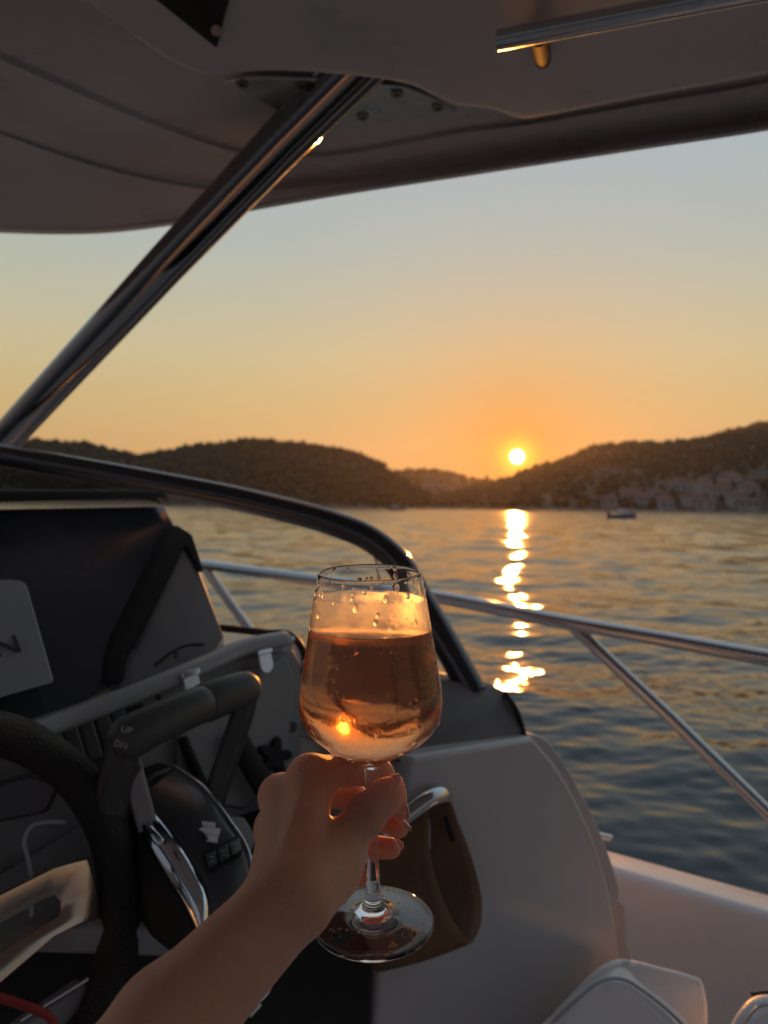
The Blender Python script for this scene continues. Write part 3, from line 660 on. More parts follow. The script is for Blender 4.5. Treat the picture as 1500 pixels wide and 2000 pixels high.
# ---- chart plotter cover at the far left
scr_p = [HP(-260, 1196, .035), HP(36, 1170, .035), HP(47, 1171, .035), HP(54, 1182, .035), HP(80, 1275, .035), HP(106, 1368, .035), HP(-260, 1480, .035)]
cover = slab('screen_cover', scr_p, FWD * .03, M['cover'], None, .004); tag(cover, 'pale grey plotter cover with dark letter N at left edge of dashboard', 'screen cover')
rt_ = (HP(60, 1300, .04) - HP(-60, 1330, .04)).normalized(); upv = (HP(20, 1200, .04) - HP(40, 1280, .04)).normalized()
lettering('lettering', 'N', HP(12, 1302, .0375), rt_, upv, .042, M['grey_print'], cover)

# ---- steering wheel
wc = P(-124, 1850, .66); wnm = Vector((.76, -.52, .30)).normalized(); wx = UP.cross(wnm).normalized(); wy = wnm.cross(wx); WR = .184
wheel = empty('steering_wheel', wc, 'black leather steering wheel with forked metal spokes at lower left', 'steering wheel')
def WPt(a, r, off=0): return wc + (wx * math.cos(a) + wy * math.sin(a)) * r + wnm * off
ring = [WPt(a, WR) for a in np.linspace(0, 2 * math.pi, 97)[:-1]]
vs, fs = [], []
for i in range(96):
    a = 2 * math.pi * i / 96
    for k in range(22):
        q = 2 * math.pi * k / 22; rr = .0212 * (1 + .03 * math.sin(a * 14) * max(0, math.cos(q)))
        vs.append(WPt(a, WR + rr * math.cos(q), rr * 1.05 * math.sin(q)))
for i in range(96):
    for k in range(22): fs.append((i * 22 + k, ((i + 1) % 96) * 22 + k, ((i + 1) % 96) * 22 + (k + 1) % 22, i * 22 + (k + 1) % 22))
obj('rim', vs, fs, M['leather_black'], wheel)
fo = [(178, 1676), (194, 1735), (204, 1792), (160, 1804), (110, 1830), (0, 1925), (-80, 1990), (-160, 1920), (-90, 1800), (0, 1750), (110, 1695)]
fi = [(118, 1748), (130, 1760), (131, 1780), (120, 1792), (95, 1806), (0, 1865), (-60, 1905), (-92, 1892), (-50, 1845), (0, 1812), (95, 1757)]
for turn in (0, 120, 240):
    rot = Matrix.Rotation(R(turn), 4, wnm); n_ = len(fo); W_ = lambda q, o_: wc + rot @ (PP(q[0], q[1], wc, wnm) - wc) - wnm * o_
    vs = [W_(q, .004) for q in fo] + [W_(q, .010) for q in fi]
    o = obj('spoke', vs, [(k, (k + 1) % n_, n_ + (k + 1) % n_, n_ + k) for k in range(n_)], M['spoke'], wheel, False)
    bm = bmesh.new(); bm.from_mesh(o.data); bmesh.ops.recalc_face_normals(bm, faces=bm.faces)
    if bm.faces[:][0].normal.dot(wnm) < 0: bmesh.ops.reverse_faces(bm, faces=bm.faces)
    bm.to_mesh(o.data); bm.free(); s2 = o.modifiers.new('solid', 'SOLIDIFY'); s2.thickness = .005; s2.offset = -1; bevel(o, .0012, 2, 50)
tube('hub', [WPt(0, 0, -.05), WPt(0, 0, -.004)], .05, M['black'], wheel, seg=32)
tube('column', [WPt(0, 0, -.05), WPt(0, 0, -.16)], .032, M['black_matte'], wheel, seg=20)

# ---- engine control with two levers
ctl = empty('engine_control', P(330, 1700, .84), 'black twin lever engine control with chrome edged base beside the wheel', 'engine control')
Re = spline([P(342, 1496, .925), P(398, 1537, .89), P(447, 1600, .85), P(482, 1655, .82), P(505, 1740, .80)], 8)
Le = spline([P(270, 1545, .865), P(330, 1615, .825), P(380, 1690, .79), P(409, 1757, .77), P(412, 1815, .76)], 8)
Ce = spline([P(262, 1575, .850), P(280, 1640, .815), P(322, 1712, .785), P(358, 1770, .765), P(382, 1822, .755)], 8)
Be = spline([P(215, 1630, .86), P(225, 1710, .83), P(262, 1790, .80), P(310, 1840, .78), P(350, 1870, .77)], 8)
def ruled(name, a, b, material, parent, k=6, bulge=0.0, thick=.004, gap=0.0):
    rows = []
    for j in range(k + 1):
        s_ = gap + (1 - 2 * gap) * j / k; rows.append([p.lerp(q, s_) + (EYE - p).normalized() * bulge * math.sin(math.pi * s_) for p, q in zip(a, b)])
    o = loft(name, rows, material, parent)
    bm = bmesh.new(); bm.from_mesh(o.data); bmesh.ops.recalc_face_normals(bm, faces=bm.faces)
    f0 = bm.faces[:][len(bm.faces) // 2]
    if f0.normal.dot(EYE - f0.calc_center_median()) < 0: bmesh.ops.reverse_faces(bm, faces=bm.faces)
    bm.to_mesh(o.data); bm.free()
    s2 = o.modifiers.new('solid', 'SOLIDIFY'); s2.thickness = thick; s2.offset = -1; return o
topc_ = ruled('top_cover', Re, Le, M['control'], ctl, bulge=.006, thick=.02)
tube('edge_trim', Re, .0018, M['chrome'], ctl, seg=10)
ruled('chrome_trim', Le, Ce, M['chrome'], ctl, bulge=.008, thick=.01)
ruled('side_cover', Ce, Be, M['black_matte'], ctl, bulge=.004, thick=.02)
ruled('back_cover', [P(342, 1498, .93)] * 3 + Re[:1], [P(270, 1547, .87)] * 3 + Le[:1], M['black'], ctl)
slab('top_end', [P(342, 1496, .926), P(300, 1512, .90), P(268, 1546, .868), P(262, 1580, .87), P(330, 1600, .93)], FWD * .03, M['black'], ctl, .004)
# buttons, emblem and the lettering on the lever
def TP(u, v, off=.0):                           # on the curved top cover: nearest of the ruled grid
    best = None
    for p, q in zip(Re, Le):
        for s_ in np.linspace(0, 1, 25):
            x = p.lerp(q, s_) + (EYE - p).normalized() * (.006 * math.sin(math.pi * s_)); d = x - EYE; uu = 750 + 1500 * d.dot(CAM_R) / d.dot(CAM_F); vv = 1000 - 1500 * d.dot(CAM_U) / d.dot(CAM_F)
            e = (uu - u) ** 2 + (vv - v) ** 2
            if best is None or e < best[0]: best = (e, x.y)
    return P(u, v, best[1] - .003 - off)
EM = [TP(395, 1606), TP(432, 1618), TP(404, 1644)]; EN = (EM[1] - EM[0]).cross(EM[2] - EM[0]).normalized(); EN = EN if EN.dot(EYE - EM[0]) > 0 else -EN
def emblem(uv): return slab('emblem', [PP(u, v, EM[0] + EN * .0035, EN) for u, v in uv], -EN * .002, M['emblem_reflection'], topc_)
def flat_on(name, uv, off, thick, material, parent, bev=0.0):
    pts = [TP(u, v, off) for u, v in uv]; return slab(name, pts, Vector((0, thick, 0)), material, parent, bev, 2)
emblem([(394, 1604), (420, 1606), (421, 1615), (402, 1613), (396, 1611)])
emblem([(389, 1619), (396, 1615), (431, 1618), (428, 1631), (399, 1627), (397, 1622)])
emblem([(402, 1631), (410, 1630), (427, 1632), (424, 1645), (403, 1641), (410, 1636)])
bb = flat_on('button_block', [(396, 1672), (402, 1664), (462, 1634), (470, 1637), (474, 1664), (470, 1672), (412, 1705), (404, 1702)], .001, .004, M['black_matte'], ctl, .001)
for k in range(3):
    x0, y0 = 401 + k * 23.5, 1672 - k * 12.5
    bt = flat_on('button', [(x0, y0), (x0 + 19, y0 - 10), (x0 + 23, y0 + 15), (x0 + 5, y0 + 25)], .0035, .003, M['grip'], bb, .0008)
    for dy in (0, 9): flat_on('mark', [(x0 + 8, y0 + 3 + dy), (x0 + 16, y0 - 1 + dy), (x0 + 17, y0 + 1 + dy), (x0 + 9, y0 + 5 + dy)], .0046, .0006, M['grey_panel'], bt)
tube('indicator', [P(285, 1612, .826), P(312, 1645, .808)], .0055, M['chrome'], ctl, seg=10, round_ends=True)
# left lever: grip, elbow and leg
def lever(grip, leg, gr_, lr, name):
    root = tube(name, spline(leg, 8), lr, M['lever'], ctl, seg=20, flat=.62, flat_dir=FWD)
    tube('grip', grip, gr_, M['grip'], root, seg=28, round_ends=True); return root
lv1 = lever([P(252, 1440, .815), P(300, 1416, .835), P(350, 1393, .86), P(388, 1377, .88)], [P(262, 1428, .825), P(240, 1468, .815), P(225, 1530, .812), P(215, 1600, .815), P(222, 1680, .82)], [.0235, .0225, .022, .0215], [.019] * 3 + [.0215] * 30, 'lever')
lv2 = lever([P(402, 1372, .895), P(440, 1358, .915), P(476, 1346, .935)], [P(484, 1352, .935), P(474, 1392, .93), P(452, 1460, .925), P(428, 1530, .915), P(410, 1590, .905)], [.0235, .0225, .0215], [.017] * 33, 'lever')
tube('grip_collar', [P(386, 1379, .876), P(404, 1371, .893)], .0195, M['black_matte'], ctl, seg=24)
box('lever_side', P(282, 1590, .838), Vector((.008, .003, .010)), Vector((-.006, .014, .002)), Vector((-.012, -.004, .05)), M['grey_panel'], lv1, .004)
lettering('lettering', 'UP', P(247, 1426, .786), CAM_R - CAM_U * .25, CAM_U, .0095, M['dim_print'], lv1)
lettering('lettering', 'DN', P(236, 1455, .789), CAM_R - CAM_U * .35, CAM_U, .0095, M['dim_print'], lv1)
# loose white cable and red stop cord on the console
wc_ = tube('charging_cable', spline([P(128, 1606, .80), P(95, 1605, .795), P(62, 1614, .79), P(48, 1640, .785), P(54, 1675, .775), P(62, 1720, .765), P(60, 1790, .755)], 6), .0022, M['trim_grey'], None, seg=8)
tag(wc_, 'thin grey cable looped behind the steering wheel', 'cable')
rc = tube('stop_cord', spline([P(-30, 1940, .66), P(30, 1958, .67), P(70, 1972, .675), P(95, 1985, .68), P(112, 2020, .68), P(120, 2080, .68)], 6), .004, M['red_cord'], None, seg=10)
tag(rc, 'dark red engine stop cord below the steering wheel', 'cord')

# ---- the wine glass: foot, stem and bowl turned about one tilted axis
GB = P(729.5, 1800, .486); GT = P(721.5, 1119, .468)
AX = (GT - GB).normalized(); GH = (GT - GB).length; PXM = GH / 684.0          # metres for a photograph pixel at the glass
gx = (Vector((1, 0, 0)) - AX * AX.x).normalized(); gy = AX.cross(gx)
def GP(r, h, a): return GB + AX * h + (gx * math.cos(a) + gy * math.sin(a)) * r
def prof_fn(keys, n):
    pts = spline([Vector((r, 0, h)) for r, h in keys], n); return [(p.x, p.z) for p in pts]
hh = lambda v: (1803 - v) * PXM
outer_keys = [(95.5, 1119), (105, 1165), (117, 1240), (127, 1300), (134, 1348), (134.5, 1374), (126.5, 1403), (104, 1430), (73, 1453), (41, 1471), (23, 1481), (14.5, 1492)]
outer = prof_fn([(r * PXM, hh(v)) for r, v in outer_keys], 8)
stem = prof_fn([(r * PXM, hh(v)) for r, v in ((14.5, 1492), (12.3, 1522), (11.5, 1600), (11.8, 1690), (14, 1730), (19, 1758), (27, 1773), (38, 1783))], 8)
foot_top = prof_fn([(r * PXM, hh(v)) for r, v in ((38, 1783), (52, 1788.5), (80, 1793), (108, 1797), (115.5, 1799), (117.5, 1801.5))], 6)
foot_bot = [(117.5 * PXM, hh(1803.5)), (116 * PXM, hh(1805)), (112 * PXM, hh(1805.5)), (90 * PXM, hh(1803)), (60 * PXM, hh(1799)), (30 * PXM, hh(1796)), (.4 * PXM, hh(1795))]
WALL = .00115
inner_keys = [(r * PXM - WALL, hh(v)) for r, v in ((95.5, 1119), (105, 1165), (117, 1240), (127, 1300), (134, 1348), (134.5, 1372), (126.5, 1399), (104, 1424), (73, 1446), (41, 1462.5), (19, 1471), (.8, 1474))]
inner = prof_fn(inner_keys, 8)
NS = 144; ANG = [2 * math.pi * k / NS for k in range(NS)]
glass = empty('wine_glass', GB, 'stemmed wine glass with condensation held up in the hand', 'wine glass')
def lathe(name, prof_, material, parent, close_end=False):
    rows = [[GP(r, h, a) for a in ANG] for r, h in prof_]
    return loft(name, rows, material, parent, closed=True, flip=True)
# wine level: a horizontal plane cuts the tilted bowl
LEVEL_Z = P(722, 1227, .472).z
ih = [h for r, h in inner]; ir = [r for r, h in inner]
def inner_r(h): return float(np.interp(-h, [-x for x in ih], ir))
split = []
for a in ANG:
    lo, hi = inner[-1][1], inner[0][1]
    for _ in range(40):
        mid = (lo + hi) / 2
        if GP(inner_r(mid), mid, a).z > LEVEL_Z: hi = mid
        else: lo = mid
    split.append((lo + hi) / 2)
h_top, h_bot = inner[0][1], inner[-1][1]
up_rows = []; lo_rows = []
for j in range(17):
    row = []
    for a, s_ in zip(ANG, split):
        h = h_top + (s_ - h_top) * j / 16; row.append(GP(inner_r(h), h, a))
    up_rows.append(row)
# below the level: follow the profile by arc length so that the bottom stays round
arc = [0.0]
for i in range(1, len(inner)): arc.append(arc[-1] + math.hypot(inner[i][0] - inner[i - 1][0], inner[i][1] - inner[i - 1][1]))
for j in range(61):
    row = []
    for a, s_ in zip(ANG, split):
        a0 = float(np.interp(-s_, [-x for x in ih], arc)); aa = a0 + (arc[-1] - a0) * j / 60
        row.append(GP(float(np.interp(aa, arc, ir)), float(np.interp(aa, arc, ih)), a))
    lo_rows.append(row)
# glass materials: clear, with a fogged band of condensation outside
fog = bpy.data.materials.new('fogged_glass'); fog.use_nodes = True; t = fog.node_tree; t.nodes.remove(t.nodes['Principled BSDF'])
g = N(t, 'ShaderNodeBsdfGlass'); g.inputs['IOR'].default_value = 1.5
tr = N(t, 'ShaderNodeBsdfTranslucent'); tr.inputs['Color'].default_value = (.95, .93, .9, 1)
tco = N(t, 'ShaderNodeTexCoord').outputs['Object']; sepz = N(t, 'ShaderNodeSeparateXYZ'); t.links.new(tco, sepz.inputs[0])
nz = N(t, 'ShaderNodeTexNoise'); nz.inputs['Scale'].default_value = 90; nz.inputs['Detail'].default_value = 6; t.links.new(tco, nz.inputs['Vector'])
nz2 = N(t, 'ShaderNodeTexNoise'); nz2.inputs['Scale'].default_value = 420; nz2.inputs['Detail'].default_value = 3; t.links.new(tco, nz2.inputs['Vector'])
vor = N(t, 'ShaderNodeTexVoronoi'); vor.inputs['Scale'].default_value = 300; t.links.new(tco, vor.inputs['Vector'])
zz = math_node(t, 'ADD', sepz.outputs[2], math_node(t, 'MULTIPLY', math_node(t, 'SUBTRACT', nz.outputs[0], .5), .006))
band = N(t, 'ShaderNodeMapRange', interpolation_type='SMOOTHSTEP'); t.links.new(zz, band.inputs[0])
ztop = hh(1164) * AX.z
band.inputs[1].default_value = ztop + .0012; band.inputs[2].default_value = ztop - .0012; band.inputs[3].default_value = 0; band.inputs[4].default_value = 1
patch = N(t, 'ShaderNodeMapRange'); t.links.new(nz.outputs[0], patch.inputs[0]); patch.inputs[1].default_value = .35; patch.inputs[2].default_value = .65; patch.inputs[3].default_value = .55; patch.inputs[4].default_value = 1.0
amt = math_node(t, 'MULTIPLY', band.outputs[0], patch.outputs[0])

zl = N(t, 'ShaderNodeMapRange', interpolation_type='SMOOTHSTEP'); t.links.new(sepz.outputs[2], zl.inputs[0]); zlev = hh(1236) * AX.z
zl.inputs[1].default_value = zlev - .002; zl.inputs[2].default_value = zlev + .001; zl.inputs[3].default_value = .02; zl.inputs[4].default_value = .14
zr = N(t, 'ShaderNodeMapRange', interpolation_type='SMOOTHSTEP'); t.links.new(sepz.outputs[2], zr.inputs[0]); zr.inputs[1].default_value = zlev - .002; zr.inputs[2].default_value = zlev + .001; zr.inputs[3].default_value = .115; zr.inputs[4].default_value = .50
t.links.new(math_node(t, 'MULTIPLY', amt, zr.outputs[0]), g.inputs['Roughness'])
mx = N(t, 'ShaderNodeMixShader'); t.links.new(math_node(t, 'MULTIPLY', amt, zl.outputs[0]), mx.inputs[0]); t.links.new(g.outputs[0], mx.inputs[1]); t.links.new(tr.outputs[0], mx.inputs[2])
bmp = N(t, 'ShaderNodeBump'); bmp.inputs['Strength'].default_value = .25; bmp.inputs['Distance'].default_value = .0006
t.links.new(math_node(t, 'MULTIPLY', math_node(t, 'MULTIPLY', nz2.outputs[0], vor.outputs['Distance']), amt), bmp.inputs['Height']); t.links.new(bmp.outputs[0], g.inputs['Normal'])
t.links.new(mx.outputs[0], t.nodes['Material Output'].inputs[0])
# bowl: rim bead, outside wall, inside wall down to the wine
bowl_rows_out = [[GP(r, h, a) for a in ANG] for r, h in outer]
rim_rows = []
for q in np.linspace(0, math.pi, 7)[1:-1]:
    rc_ = 95.5 * PXM - WALL / 2; rim_rows.append([GP(rc_ - math.cos(q) * WALL / 2, h_top + math.sin(q) * WALL * .6, a) for a in ANG])
seq = up_rows[::-1] + rim_rows + bowl_rows_out          # inner (from wine up), rim, outer down
seq = up_rows[::-1] + rim_rows + bowl_rows_out
n = NS; vs = [p - GB for r in seq for p in r]; fs = []
for i in range(len(seq) - 1):
    for k in range(n): fs.append((i * n + k, i * n + (k + 1) % n, (i + 1) * n + (k + 1) % n, (i + 1) * n + k)[::-1])
fm = []
for i in range(len(seq) - 1): fm += [1 if i >= len(up_rows) + len(rim_rows) - 1 else 0] * n
def at_gb(o):
    o.parent = None; o.matrix_parent_inverse = Matrix.Identity(4); o.parent = glass; return o
bowl = at_gb(obj('bowl', vs, fs, None, None, True, [M['glass'], fog], fm))
st_o = lathe('stem', stem, M['glass'], glass)
ft_o = lathe('foot', foot_top + foot_bot, M['glass'], glass)
# wine: side against the glass, level top
wine_side = glass_mat('rose_wine_side', (.985, .66, .46), 1.345 / 1.5); wine_top = glass_mat('rose_wine_surface', (.97, .80, .70), 1.345)
vs = [p for r in lo_rows for p in r]; fs = []; fm = []
for i in range(len(lo_rows) - 1):
    for k in range(n): fs.append((i * n + k, i * n + (k + 1) % n, (i + 1) * n + (k + 1) % n, (i + 1) * n + k)[::-1]); fm.append(0)
# surface with a thin meniscus ring
cs = sum(lo_rows[0], Vector()) / n; ring2 = [p.lerp(cs, .035) - UP * .0007 for p in lo_rows[0]]; b0 = len(vs); vs += ring2
for k in range(n): fs.append((k, b0 + k, b0 + (k + 1) % n, (k + 1) % n)[::-1]); fm.append(1)
vs.append(cs - UP * .0007)
for k in range(n): fs.append((b0 + k, len(vs) - 1, b0 + (k + 1) % n)[::-1]); fm.append(1)
wine = obj('rose_wine', vs, fs, None, None, True, [wine_side, wine_top], fm); tag(wine, 'rose wine filling the bowl of the raised glass to two thirds', 'wine')
for o in (bowl, st_o, ft_o, wine):
    bm = bmesh.new(); bm.from_mesh(o.data)
    bmesh.ops.remove_doubles(bm, verts=bm.verts, dist=1e-7); bm.to_mesh(o.data); bm.free()
# droplets: on the clear band, the fogged wall and the foot
dv, df = [], []
def drop(c, nrm, r, sq=1.0, flat_=.55):
    nrm = nrm.normalized(); a_ = (UP - nrm * UP.dot(nrm)).normalized(); b_ = nrm.cross(a_); i0 = len(dv); rows_ = 5; seg_ = 10
    for j in range(rows_):
        th = (math.pi / 2) * j / (rows_ - .5) if j < rows_ - 1 else math.pi / 2 * .93
        for k in range(seg_):
            q = 2 * math.pi * k / seg_; rr = r * math.cos(th)
            dv.append(c + (a_ * math.cos(q) * sq + b_ * math.sin(q)) * rr + nrm * (r * math.sin(th) * flat_ + .00003))
    for j in range(rows_ - 1):
        for k in range(seg_): df.append((i0 + j * seg_ + k, i0 + j * seg_ + (k + 1) % seg_, i0 + (j + 1) * seg_ + (k + 1) % seg_, i0 + (j + 1) * seg_ + k))
    df.append(tuple(i0 + (rows_ - 1) * seg_ + k for k in range(seg_)))
oh = [h for r, h in outer]; orr = [r for r, h in outer]
def outer_pt(v, a):
    h = hh(v); r = float(np.interp(-h, [-x for x in oh], orr)); p = GP(r, h, a); p2 = GP(float(np.interp(-(h - .001), [-x for x in oh], orr)), h - .001, a)
    tg = (p2 - p).normalized(); rad = (gx * math.cos(a) + gy * math.sin(a)); nn = (rad - tg * rad.dot(tg)).normalized(); return p, nn
for k in range(70):
    p, nn = outer_pt(random.uniform(1124, 1164), random.uniform(0, 6.283)); drop(p, nn, random.choice((.0006, .0009, .0012, .0017)), random.uniform(1, 1.7))
for k in range(190):
    v = random.uniform(1170, 1480); p, nn = outer_pt(v, random.uniform(math.pi, 2 * math.pi)); drop(p, nn, random.choice((.0004, .0006, .0008, .0013)), random.uniform(1, 1.8), .45)
for k in range(26):
    a = random.uniform(0, 6.283); r = random.uniform(45, 112) * PXM; h = float(np.interp(r, [q[0] for q in foot_top], [q[1] for q in foot_top])); drop(GP(r, h, a), AX, random.uniform(.0005, .0012), 1, .5)
drops = obj('water_droplets', dv, df, M['water_drop'], glass); tag(drops, 'tiny water droplets clinging to the glass', kind='stuff')
# maker's curl etched into the foot
def FPt(u, v): return PP(u, v, GB + AX * (hh(1796.5) + .0006), AX)
etch = spline([FPt(u, v) for u, v in ((798, 1812), (790, 1818), (785, 1826), (790, 1832), (800, 1828), (806, 1816), (798, 1808), (796, 1816), (804, 1830), (812, 1834), (818, 1824), (812, 1818))], 5)
frost = mat('etched_glass', (.55, .5, .42), .5); tube('etched_mark', etch, .00022, frost, glass, seg=6)

# ---- the hand and forearm holding it: one continuous surface from a blended distance field
J = lambda u, v, y: np.array(P(u, v, y))
groups = []                                    # each limb is blended by itself, then joined to the rest
def limb(join): groups.append(([], join))
def bone(a, b, ra, rb, k=.006): groups[-1][0].append((J(*a), J(*b), ra, rb, k))
limb(.0)
# forearm, two bones side by side so that the wrist is flat
bone((95, 2290, .290), (318, 1990, .350), .026, .0205, .010); bone((318, 1990, .350), (540, 1758, .398), .0205, .0165, .010)
bone((135, 2320, .300), (350, 2008, .356), .026, .0210, .010); bone((350, 2008, .356), (578, 1768, .404), .0210, .0168, .010)
# palm fan: wrist to knuckles
K2, K3, K4, K5 = (606, 1518, .468), (548, 1556, .480), (538, 1618, .496), (542, 1678, .500)
bone((540, 1758, .398), K3, .0158, .0108, .009); bone((574, 1762, .399), K2, .0160, .0112, .009)
bone((540, 1765, .408), K4, .0160, .0108, .009); bone((550, 1775, .414), K5, .016, .0105, .009)
bone(K2, K3, .0098, .0098, .008); bone(K3, K4, .0100, .0100, .010); bone(K4, K5, .0100, .0100, .010)
bone((596, 1660, .446), (590, 1560, .468), .0140, .0112, .010); bone((600, 1610, .458), (616, 1540, .471), .0115, .0105, .008)
bone((560, 1640, .455), (565, 1570, .474), .0130, .0105, .008)
# knuckle heads and tendons
for kk, r_ in ((K2, .0117), (K3, .0106)): bone(kk, (kk[0] - 4, kk[1] - 4, kk[2]), r_, r_, .005)
bone((540, 1705, .398), (603, 1535, .4545), .0030, .0034, .006); bone((520, 1700, .402), (545, 1572, .4665), .0030, .0032, .006)
# thumb muscle
bone((585, 1745, .405), (655, 1685, .434), .0165, .0130, .010); bone((620, 1706, .424), (646, 1660, .446), .0155, .0110, .010); bone((585, 1745, .410), (652, 1714, .430), .0165, .0125, .010)
# fingers: index, middle, ring, little
def finger(pts, rs, join=.005, k=.004):
    limb(join)
    for i in range(len(pts) - 1): bone(pts[i], pts[i + 1], rs[i], rs[i + 1], k)
    for i in range(1, len(pts) - 1): bone(pts[i], pts[i], rs[i] * 1.045, rs[i] * 1.045, .003)      # joints a little thicker
finger([K2, (676, 1500, .487), (740, 1512, .4995), (767, 1553, .4962), (781, 1585, .4915)], [.0113, .0100, .0088, .0078, .0058], .006)
finger([K3, (622, 1548, .503), (682, 1552, .513), (744, 1596, .505), (780, 1618, .4965)], [.0108, .0098, .0090, .0078, .0060])
finger([K4, (600, 1640, .515), (650, 1650, .521), (715, 1654, .508), (764, 1657, .500)], [.0106, .0092, .0086, .0078, .0066])
finger([K5, (600, 1690, .511), (640, 1696, .509), (688, 1702, .498), (706, 1714, .4905)], [.0096, .0082, .0076, .0070, .0060])
# thumb
finger([(640, 1690, .433), (662, 1664, .440), (714, 1592, .4525), (752, 1556, .4580), (770, 1538, .4605)], [.0132, .0130, .0106, .0094, .0064], .009, .006)
cell = .00125
allp = np.concatenate([[p[0], p[1]] for g_ in groups for p in g_[0]]); lo = allp.min(0) - .045; hi = allp.max(0) + .025
lo = np.maximum(lo, [-.32, .20, 1.10]); dims = np.ceil((hi - lo) / cell).astype(int) + 1
def smin(A_, B_, k):
    hq = np.maximum(k - np.abs(A_ - B_), 0) / k; return np.minimum(A_, B_) - hq * hq * k * .25
F = None
for prims, join in groups:
    G0 = np.full(dims, .05, np.float32)
    for a_, b_, ra, rb, k in prims:
        mn = np.minimum(a_ - ra, b_ - rb) - .018; mxx = np.maximum(a_ + ra, b_ + rb) + .018
        i0 = np.clip(((mn - lo) / cell).astype(int), 0, dims - 1); i1 = np.clip(((mxx - lo) / cell).astype(int) + 2, 0, dims)
        if np.any(i1 - i0 < 1): continue
        xs = [(lo[d] + cell * np.arange(i0[d], i1[d])).astype(np.float32) for d in range(3)]
        G = np.stack(np.meshgrid(*xs, indexing='ij'), -1); ab = (b_ - a_).astype(np.float32); L2 = max(float(ab @ ab), 1e-12)
        tt = np.clip(((G - a_.astype(np.float32)) @ ab) / L2, 0, 1)[..., None]; dd = np.linalg.norm(G - (a_.astype(np.float32) + tt * ab), axis=-1) - (ra + (rb - ra) * tt[..., 0])
        sl_ = tuple(slice(i0[d], i1[d]) for d in range(3)); G0[sl_] = smin(G0[sl_], dd, k)
    F = G0 if F is None else smin(F, G0, join)
F[0] = F[-1] = .05; F[:, 0] = F[:, -1] = .05; F[:, :, 0] = F[:, :, -1] = .05
def surface_nets(F, lo, cell):
    ins = F < 0; nx, ny, nz_ = F.shape
    c = [(i, j, k) for i in (0, 1) for j in (0, 1) for k in (0, 1)]
    corner = {q: F[q[0]:nx - 1 + q[0], q[1]:ny - 1 + q[1], q[2]:nz_ - 1 + q[2]] for q in c}
    cnt = sum((corner[q] < 0).astype(np.int8) for q in c); act = (cnt > 0) & (cnt < 8); idx = -np.ones(act.shape, np.int64); ii = np.argwhere(act); idx[act] = np.arange(len(ii))
    acc = np.zeros((len(ii), 3)); num = np.zeros(len(ii)); vals = {q: corner[q][act] for q in c}
    for q in c:
        for d in range(3):
            if q[d]: continue
            q2 = list(q); q2[d] = 1; q2 = tuple(q2); va, vb = vals[q], vals[q2]; cr = (va < 0) != (vb < 0)
            tt = np.where(cr, va / np.where(cr, va - vb, 1), 0); pt = np.tile(np.array(q, float), (len(ii), 1)); pt[:, d] += tt
            acc[cr] += pt[cr]; num[cr] += 1
    verts = lo + cell * (ii + acc / num[:, None]); faces = []
    for d in range(3):
        e1, e2 = (d + 1) % 3, (d + 2) % 3; sl0 = [slice(1, -1)] * 3; sl0[d] = slice(0, -1); sl1 = [slice(1, -1)] * 3; sl1[d] = slice(1, None)
        A_, B_ = ins[tuple(sl0)], ins[tuple(sl1)]; cr = np.argwhere(A_ != B_); off = np.ones(3, int); off[d] = 0; pos = cr + off; flip = A_[A_ != B_]
        def cellid(o1, o2):
            p = pos.copy(); p[:, e1] += o1; p[:, e2] += o2; return idx[p[:, 0], p[:, 1], p[:, 2]]
        q = np.stack([cellid(-1, -1), cellid(0, -1), cellid(0, 0), cellid(-1, 0)], -1); q[~flip] = q[~flip][:, ::-1]; faces.append(q)
    return verts, np.concatenate(faces)
hv, hf = surface_nets(F, lo, cell)
hf = hf[(hf >= 0).all(1)]
skin = bpy.data.materials.new('skin'); skin.use_nodes = True; t = skin.node_tree; b = t.nodes['Principled BSDF']
tco = N(t, 'ShaderNodeTexCoord').outputs['Object']
n1 = N(t, 'ShaderNodeTexNoise'); n1.inputs['Scale'].default_value = 45; n1.inputs['Detail'].default_value = 5; t.links.new(tco, n1.inputs['Vector'])
t.links.new(ramp_node(t, n1.outputs[0], [(.3, (.60, .31, .20)), (.7, (.68, .38, .26))]), b.inputs['Base Color'])
b.inputs['Roughness'].default_value = .48; b.inputs['Subsurface Weight'].default_value = .9; b.inputs['Subsurface Radius'].default_value = (1.0, .22, .09); b.inputs['Subsurface Scale'].default_value = .017
vo = N(t, 'ShaderNodeTexVoronoi'); vo.inputs['Scale'].default_value = 1100; t.links.new(tco, vo.inputs['Vector'])
n2 = N(t, 'ShaderNodeTexNoise'); n2.inputs['Scale'].default_value = 160; n2.inputs['Detail'].default_value = 6; t.links.new(tco, n2.inputs['Vector'])
bb_ = N(t, 'ShaderNodeBump'); bb_.inputs['Strength'].default_value = .85; bb_.inputs['Distance'].default_value = .0009
skin_h = math_node(t, 'ADD', math_node(t, 'MULTIPLY', vo.outputs['Distance'], .45), n2.outputs[0])
